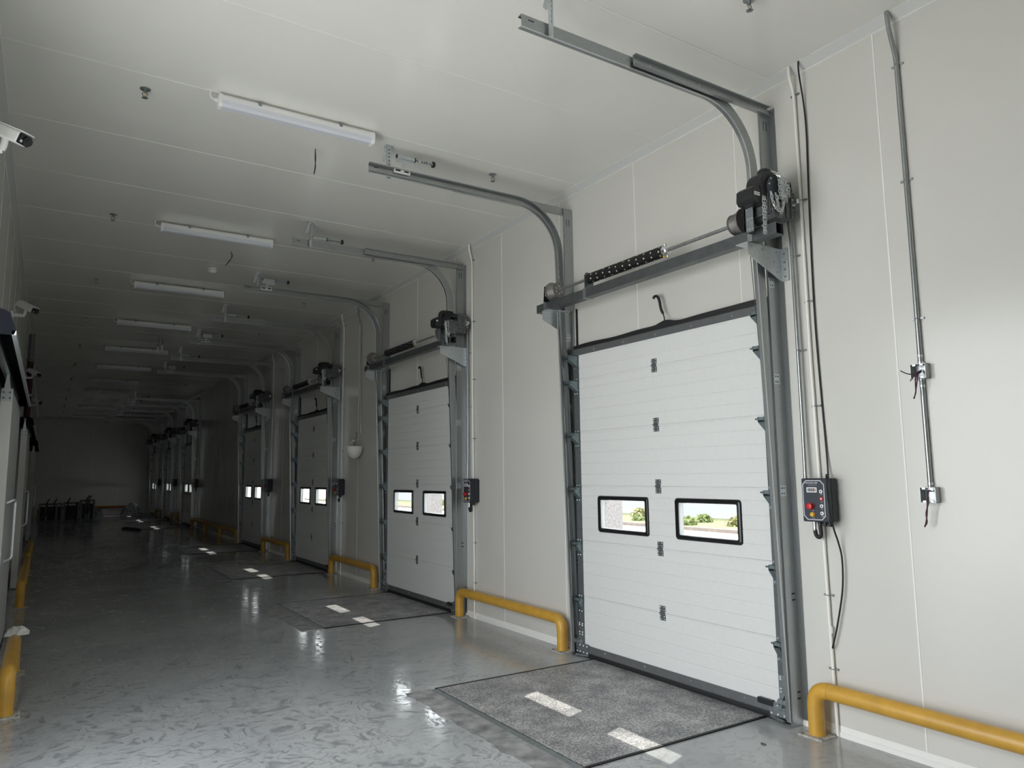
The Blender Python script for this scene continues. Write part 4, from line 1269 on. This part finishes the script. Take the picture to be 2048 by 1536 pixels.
for j, (pts, m_) in enumerate([([(-0.01, 0, 0.0), (-0.06, 0.01, -0.02), (-0.075, 0.05, -0.01), (-0.07, 0.09, 0.012)], 'wire_dark'),
                               ([(-0.01, 0, 0.0), (-0.065, 0.0, -0.02), (-0.07, 0.03, -0.045), (-0.065, 0.04, -0.052)], 'wire_purple'),
                               ([(-0.01, 0, 0.01), (-0.06, -0.003, -0.02), (-0.072, 0.0, -0.07), (-0.065, 0.015, -0.12), (-0.06, 0.028, -0.155)], 'wire_purple'),
                               ([(-0.01, 0, 0.01), (-0.062, 0.006, -0.018), (-0.076, 0.006, -0.07), (-0.068, 0.012, -0.12), (-0.063, 0.03, -0.157)], 'wire_dark')]):
    MB().tube(spline(pts, 8), 0.0035, 6).build('loose_wire', m_, jb1, smooth=True)
jb2, d2 = junction_box(1.488, 'lower open metal junction box with one hanging twisted wire', 2)
for j, (dx, m_) in enumerate(((0.0, 'wire_purple'), (0.006, 'wire_dark'))):
    MB().tube(spline([(-0.01, 0, 0.02), (-0.045, -0.003 + dx, 0.02), (-0.062, 0.0 - dx, -0.04), (-0.058, 0.008 + dx, -0.10), (-0.055, 0.02 - dx, -0.15), (-0.055, 0.03, -0.178)], 8), 0.0036, 6).build('loose_wire', m_, jb2, smooth=True)
tag(MB().tube(spline([(-0.058, 2.857, H - 0.003), (-0.054, 2.86, 4.32), (-0.02, 2.862, 4.12), (-0.012, 2.86, 3.9), (-0.012, 2.873, 3.44), (-0.012, 2.885, 2.6), (-0.02, 2.855, 1.66),
                     (-0.135, 2.79, 1.60), (-0.138, 2.786, 1.45), (-0.10, 2.79, 1.29), (-0.04, 2.80, 1.18), (-0.03, 2.79, 1.08), (-0.03, 2.80, 0.9), (-0.03, 2.85, 0.68), (-0.03, 2.895, 0.53)], 8),
              0.0055, 8).build('black_cable', 'rubber', smooth=True), 'loose black cable hanging beside the control box down the wall', 'cable')

# ------------------------------------------------------------------ hanging half-dome lamp
def dome_lamp():
    root = tag(empty('emergency_light', (-0.16, 11.0, 1.98)), 'white half-dome emergency light hanging unfixed from a wall conduit', 'emergency light')
    MB().lathe([(0.002, 0.0)] + [(0.125 * math.sin(R_(a)), 0.17 - 0.17 * math.cos(R_(a)) + 0.0) for a in range(12, 91, 6)] + [(0.128, 0.18), (0.128, 0.19), (0.02, 0.19)], (0, 0, -0.08), (0, 0, 1), 28).build('dome', 'white_plastic', root, smooth=True)
    MB().obox((-0.01, 0.07, 0.185), (0.03, 0.15, 0.022), Matrix.Rotation(R_(-16), 3, 'X')).build('bracket_arm', 'white_plastic', root, bevel=0.003)
    MB().tube(spline([(0, 0.10, 0.10), (0, 0.15, 0.105), (0, 0.165, 0.06), (0, 0.145, -0.02)], 6), 0.005, 8).build('cord', 'white_plastic', root, smooth=True)
    MB().tube(spline([(0.06, 0.08, 0.35), (0.06, 0.07, 0.26), (0.01, 0.03, 0.20), (0, 0.0, 0.11)], 6), 0.004, 6).build('lead', 'wire_dark', root, smooth=True)
    c = tag(empty('steel_conduit', (0, 11.1, 2.3)), 'thin grey conduit on the wall above the hanging half-dome light', 'conduit')
    MB().tube(bend3([(-0.016, 0, 0.0), (-0.016, 0.06, 1.75), (-0.06, 0.09, 1.95), (-0.06, 0.09, 2.105)], 0.05), 0.012, 10).build('tube', 'galv', c, smooth=True)
    for z in (0.45, 1.0, 1.68): clip(c, 0.06 * z / 1.75, z, 0.012, -0.016, 'galv_bright')
dome_lamp()

# ------------------------------------------------------------------ left wall: sliding doors, hoods, cameras, pipes
XS = -4.506
def sliding_door(n, y0, y1, label):
    root = tag(empty('door_%d' % n, (XS - 0.04, y0, 0)), label, 'sliding door', 'sliding cold-room doors', 'structure')
    L_ = y1 - y0
    MB().box(-0.036, 0.036, 0.012, L_, 0.02, 2.38).build('leaf_core', 'leaf_shaded', root)
    MB().box(-0.042, 0.042, 0.0, 0.014, 0.012, 2.39).build('edge_profile', 'leaf', root, bevel=0.002)
    MB().box(-0.04, 0.04, 0.012, L_, 2.38, 2.40).build('top_profile', 'galv', root)
    MB().box(-0.03, 0.042, 0.012, L_, 0.005, 0.03).build('bottom_seal', 'rubber', root)
    MB().box(-0.034, 0.034, -0.006, 0.0, 2.29, 2.39).build('hanger_plate', 'galv_bright', root)
    bolts([(x, -0.006, z) for x in (-0.022, 0.022) for z in (2.315, 2.362)], 0.009, (0, -1, 0), 0.008).build('bolts', 'galv_dark', root)
    MB().prism([(-0.024, 2.39), (0.024, 2.39), (0.005, 2.54), (-0.005, 2.54)], 'y', -0.004, 0.03).build('hanger_arm', 'galv_bright', root)
    MB().cyl((-0.012, 0.01, 2.55), (0.012, 0.01, 2.55), 0.022, 12).build('hanger_wheel', 'galv', root)
    MB().tube(bend3([(0.03, 0.55, 1.42), (0.085, 0.58, 1.45), (0.095, 0.62, 1.44), (0.095, 0.64, 0.92), (0.03, 0.64, 0.90)], 0.05), 0.014, 10).build('pull_handle', 'zinc', root, smooth=True)
    return root
sliding_door(8, 7.43, 9.75, 'white sliding cold-room door leaf beside the short bumper with torn film')
sliding_door(9, 13.45, 15.70, 'white sliding cold-room door leaf next to the red pipe')
sliding_door(10, 23.35, 25.6, 'white sliding cold-room door leaf farthest from the torn film')
def hood(y0, y1, label):
    root = tag(empty('door_hood', (XL, y0, 2.46)), label, 'door hood', 'dark hoods over the sliding doors')
    L_ = y1 - y0
    cap = [(0, -0.012), (0, 0.135), (0.19, 0.135), (0.228, 0.115), (0.258, 0.012), (0.25, -0.012)]
    MB().prism(cap, 'y', 0.0, 0.012).build('end_cap', 'hood', root)
    MB().prism(cap, 'y', L_ - 0.012, L_).build('end_cap', 'hood', root)
    MB().prism([(0, 0.124), (0, 0.13), (0.186, 0.13), (0.222, 0.11), (0.25, 0.012), (0.244, 0.012), (0.217, 0.106), (0.184, 0.124)], 'y', 0.012, L_ - 0.012).build('cover', 'hood', root)
    MB().box(0.240, 0.262, 0.0, L_, -0.014, 0.012).build('front_lip', 'hood_inner', root)
    MB().box(0.10, 0.15, 0.012, L_ - 0.012, 0.05, 0.10).build('running_rail', 'galv', root)
    MB().box(0.0, 0.02, 0.012, L_ - 0.012, -0.03, 0.12).build('back_board', 'hood_inner', root)
hood(4.95, 9.85, 'dark rail hood over the sliding door by the torn film')
hood(13.55, 18.2, 'dark rail hood over the sliding door by the red pipe')
hood(21.3, 25.8, 'dark rail hood over the sliding door farthest from torn film')
def cctv(y, z, label):
    root = tag(empty('security_camera', (XL, y, z - 0.09)), label, 'security camera', 'bullet cameras on the sliding-door wall')
    dirv = Vector((0.66, -0.62, -0.42)).normalized()
    side = dirv.cross(Vector((0, 0, 1))).normalized()
    up = side.cross(dirv)
    rot = Matrix((dirv, side, up)).transposed()
    c = Vector((0.15, 0.0, 0.10))
    MB().obox(c, (0.24, 0.075, 0.07), rot).build('camera_body', 'white_plastic', root, bevel=0.012)
    MB().obox(c + up * 0.04 + dirv * 0.012, (0.25, 0.088, 0.008), rot).build('sun_shield', 'white_plastic', root, bevel=0.003)
    MB().obox(c + up * 0.0445 - dirv * 0.02, (0.04, 0.012, 0.001), rot).build('logo_mark', 'print_grey', root)
    MB().obox(c + dirv * 0.124, (0.022, 0.07, 0.062), rot).build('front_face', 'black_gloss', root, bevel=0.006)
    p = c + dirv * 0.135 + side * -0.012
    MB().lathe([(0.027, 0), (0.027, 0.012), (0.02, 0.014), (0.012, 0.008)], p, dirv, 16).build('lens_barrel', 'black', root, smooth=True)
    p2 = c + dirv * 0.1355 + side * 0.022 - up * 0.012
    MB().lathe([(0.009, 0), (0.007, 0.002)], p2, dirv, 10).build('infrared_lamp', 'lavender', root)
    mb = MB().cyl((0.0, 0.03, 0.0), (0.022, 0.03, 0.0), 0.045, 18)
    mb.cyl((0.02, 0.03, 0.0), (0.13, 0.02, 0.0), 0.020, 14)
    mb.build('wall_mount', 'white_plastic', root, smooth=True)
    MB().tube(spline([(0.125, 0.02, 0.0), (0.135, 0.012, 0.03), c - up * 0.035], 6), 0.018, 12).build('ball_joint', 'white_plastic', root, smooth=True)
    q = c - dirv * 0.12
    MB().tube(spline([q, q - dirv * 0.03 + Vector((0, 0, 0.01)), q + Vector((-0.04, 0.0, -0.05)), Vector((0.05, 0.03, 0.02))], 8), 0.005, 8).build('camera_cable', 'white_plastic', root, smooth=True)
for y, z, l in ((4.95, 3.62, 'white bullet security camera above the rail hood by the torn film'),
                (10.05, 3.62, 'white bullet security camera between the first two rail hoods'),
                (16.1, 3.6, 'white bullet security camera directly above the red pipe'),
                (21.6, 3.56, 'white bullet security camera beyond the red pipe')):
    cctv(y, z, l)
def red_pipe():
    root = tag(empty('fire_pipe', (-4.60, 16.55, 0)), 'dark red fire pipe standing against the sliding-door wall', 'pipe')
    MB().cyl((0, 0, 0), (0, 0, 3.86), 0.055, 16).build('riser', 'maroon', root, smooth=True)
    MB().cyl((0, 0, 3.86), (0, 0, 3.92), 0.064, 16).build('flange', 'rack_grey', root, smooth=True)
    MB().cyl((0, 0, 3.9), (0, 0, H), 0.05, 16).build('upper_riser', 'rack_grey', root, smooth=True)
    for z in (1.2, 3.2): MB().box(-0.08, 0.06, -0.065, 0.065, z, z + 0.04).build('pipe_clamp', 'galv_dark', root)
red_pipe()
def film(loc, sx, sy_, sz, name, label, m_, seed, n=12):
    """crumpled plastic sheet or bag"""
    rnd = random.Random(seed)
    mb = MB()
    vs, fs = [], []
    for i in range(n + 1):
        for j in range(n + 1):
            u, v = i / n * 2 - 1, j / n * 2 - 1
            h = sz * max(0.0, (1 - u * u) * (1 - v * v)) ** 0.5 * rnd.uniform(0.65, 1.15)
            vs.append((u * sx + rnd.uniform(-0.05, 0.05) * sx, v * sy_ + rnd.uniform(-0.05, 0.05) * sy_, h))
    for i in range(n):
        for j in range(n): fs.append((i * (n + 1) + j, i * (n + 1) + j + 1, (i + 1) * (n + 1) + j + 1, (i + 1) * (n + 1) + j))
    k = len(vs)
    vs += [(x, y, 0.0) for x, y, z in vs]
    fs += [tuple(q + k for q in reversed(f)) for f in fs]
    return tag(mb.add(vs, fs).build(name, m_, loc=loc), label, 'plastic film')
film((-4.36, 7.66, 0.33), 0.09, 0.10, 0.06, 'plastic_film', 'torn white plastic film draped over the short yellow bumper', 'film', 4, 8)

# ------------------------------------------------------------------ things left at the far end
def cage(x0, x1, y, h, label, seed):
    root = tag(empty('pallet_cage', ((x0 + x1) / 2, y, 0)), label, 'pallet cage', 'pallet cages by the end wall')
    rnd = random.Random(seed)
    a, d = (x1 - x0) / 2, 0.42
    for sx_ in (-1, 1):
        for sy__ in (-1, 1):
            MB().box(sx_ * a, sx_ * (a - 0.05), sy__ * d, sy__ * (d - 0.05), 0, h).build('post', 'rack_grey', root)
    for z in (0.06, h - 0.05):
        for s in (-1, 1):
            MB().box(-a, a, s * d, s * (d - 0.04), z, z + 0.04).build('rail', 'steel', root)
            MB().box(s * a, s * (a - 0.04), -d, d, z, z + 0.04).build('rail', 'steel', root)
    MB().box(-a + 0.05, a - 0.05, -d + 0.08, d - 0.05, 0.08, h * 0.82).build('packed_goods', 'rack_dark', root)
    MB().box(-a + 0.05, a - 0.05, -d, d, 0.03, 0.08).build('base', 'steel', root)
    for k in range(2):
        x = rnd.uniform(-a * 0.6, a * 0.6)
        MB().box(x, x + 0.06, -d - 0.01, -d + 0.01, 0.08, h - 0.02).build('divider', 'rack_grey', root)
    for k in range(2):
        x = rnd.uniform(-a * 0.7, a * 0.5)
        MB().tube(spline([(x, -d - 0.02, h * 0.35), (x + 0.05, -d - 0.03, h * 0.7), (x + 0.02, -d - 0.03, h), (x + 0.10, -d, h + 0.17)], 6), 0.018, 8).build('strap', 'rubber', root, smooth=True)
    return root
cage(-4.38, -3.62, 33.0, 0.72, 'dark pallet cage standing against the sliding-door wall', 1)
cage(-3.58, -3.08, 33.05, 0.74, 'narrow dark pallet cage between two other cages', 2)
cage(-3.04, -2.56, 33.0, 0.82, 'open-sided pallet cage with black straps beside a wrapped bundle', 3)
film((-2.36, 34.2, 0.0), 0.21, 0.3, 0.42, 'wrapped_bundle', 'grey film-wrapped bundle on the floor beside the pallet cages', 'film_grey', 9, 12)
film((-0.95, 36.4, 0.0), 0.42, 0.4, 0.52, 'wrapped_bundle', 'crumpled film-wrapped heap near the end wall and last dock door', 'film_grey', 12, 14)
for k, (xa, ya, xb, yb) in enumerate(((-2.2, 36.3, -0.75, 37.4), (-2.2, 35.9, -0.6, 36.2))):
    v = Vector((xb - xa, yb - ya, 0))
    rot = Matrix.Rotation(math.atan2(v.y, v.x), 3, 'Z')
    tag(MB().obox(((xa + xb) / 2, (ya + yb) / 2, 0.015), (v.length, 0.06, 0.03), rot).add([], []).build('panel_trim', 'white_plastic', bevel=0.004),
        ['long white trim strip lying on the floor, slanting toward the end wall', 'long white trim strip lying on the floor, in front of another'][k], 'trim strip', 'white strips on the floor')
rot = Matrix.Rotation(math.atan2(-1.1, 0.33), 3, 'Z')
sb = MB().obox((-1.835, 26.4, 0.025), (1.15, 0.14, 0.05), rot)
sb.obox((-1.835, 26.4, 0.06), (1.10, 0.03, 0.03), rot)
tag(sb.build('rubber_strip', 'rubber', bevel=0.006), 'black rubber strip lying alone on the floor', 'rubber strip')
tag(MB().tube(spline([(-0.5 + 0.012 * math.cos(q) , 3.075 + 0.014 * math.sin(q), 0.002) for q in [j * 0.55 for j in range(12)]] + [(-0.492, 3.103, 0.002)], 3), 0.002, 5).build('wire_scrap', 'wire_dark', smooth=True),
    'tiny curled scrap of dark wire on the floor', 'wire scrap')

# ------------------------------------------------------------------ the yard outside the windows and the open end
GZ = -1.2
tag(MB().add([(-60, -60, GZ), (80, -60, GZ), (80, 110, GZ), (-60, 110, GZ)], [(0, 1, 2, 3)]).build('yard_ground', 'concrete'), 'pale sunlit concrete yard outside the dock doors', 'ground', kind='structure')
MB_ = MB().box(22.6, 22.95, -30, 90, GZ, GZ + 0.16)
tag(MB_.build('kerb', 'kerb'), 'reddish kerb along the planted strip outside', 'kerb', kind='structure')
tag(MB().box(22.95, 29.2, -30, 90, GZ, GZ + 0.12).build('planting_bed', 'soil'), 'grassy planted strip beyond the yard kerb', 'ground', kind='structure')
tag(MB().box(30, 30.3, -30, 90, GZ, GZ + 3.0).build('boundary_wall', 'outer_wall'), 'pale boundary wall behind the planted strip', 'wall', kind='structure')
tag(MB().box(XL - 7, XL - 0.1, LOPEN[0] - 4, LOPEN[1] + 4, GZ, -0.02).build('entry_apron', 'concrete'), 'raised concrete apron outside the open doorway', 'ground', kind='structure')
def bush(x, y, r, m_, label, seed):
    rnd = random.Random(seed)
    mb = MB()
    for k in range(220):
        q, e = rnd.uniform(0, 6.28), rnd.uniform(0, 1.5)
        rr = r * rnd.uniform(0.6, 1.0)
        c = Vector((rr * math.cos(q) * math.cos(e), rr * math.sin(q) * math.cos(e), rr * 0.75 * math.sin(e) + 0.03))
        a = Vector((rnd.uniform(-1, 1), rnd.uniform(-1, 1), rnd.uniform(-0.3, 1))).normalized() * r * 0.28
        b = a.cross(Vector((rnd.uniform(-1, 1), rnd.uniform(-1, 1), rnd.uniform(-1, 1)))).normalized() * r * 0.10
        mb.add([c - a, c + b, c + a, c - b], [(0, 1, 2, 3)])
    tag(mb.build('shrub', m_, loc=(x, y, GZ + 0.1)), label, 'shrub', 'shrubs in the planted strip outside')
rnd = random.Random(21)
for k in range(34):
    bush(rnd.uniform(23.4, 28.5), 12 + k * 1.5 + rnd.uniform(-0.5, 0.5), rnd.uniform(0.35, 0.75), 'leaves' if k % 3 else 'leaves2', 'low leafy shrub in the planted strip outside the windows', k)
for k, (x, y) in enumerate(((8.0, 14.58), (9.5, 27.6))):
    tag(MB().box(x - 0.25, x + 0.25, y - 0.22, y + 0.22, GZ, 2.6).box(x - 0.3, x + 0.3, y - 0.27, y + 0.27, GZ, GZ + 0.3).box(x - 0.3, x + 0.3, y - 0.27, y + 0.27, 2.6, 2.75).build('stone_pillar', 'granite'),
        ['speckled stone pillar outside, seen through the window nearest the junction boxes', 'speckled stone pillar outside, beyond the second and third dock doors'][k], 'pillar', 'stone pillars in the yard')
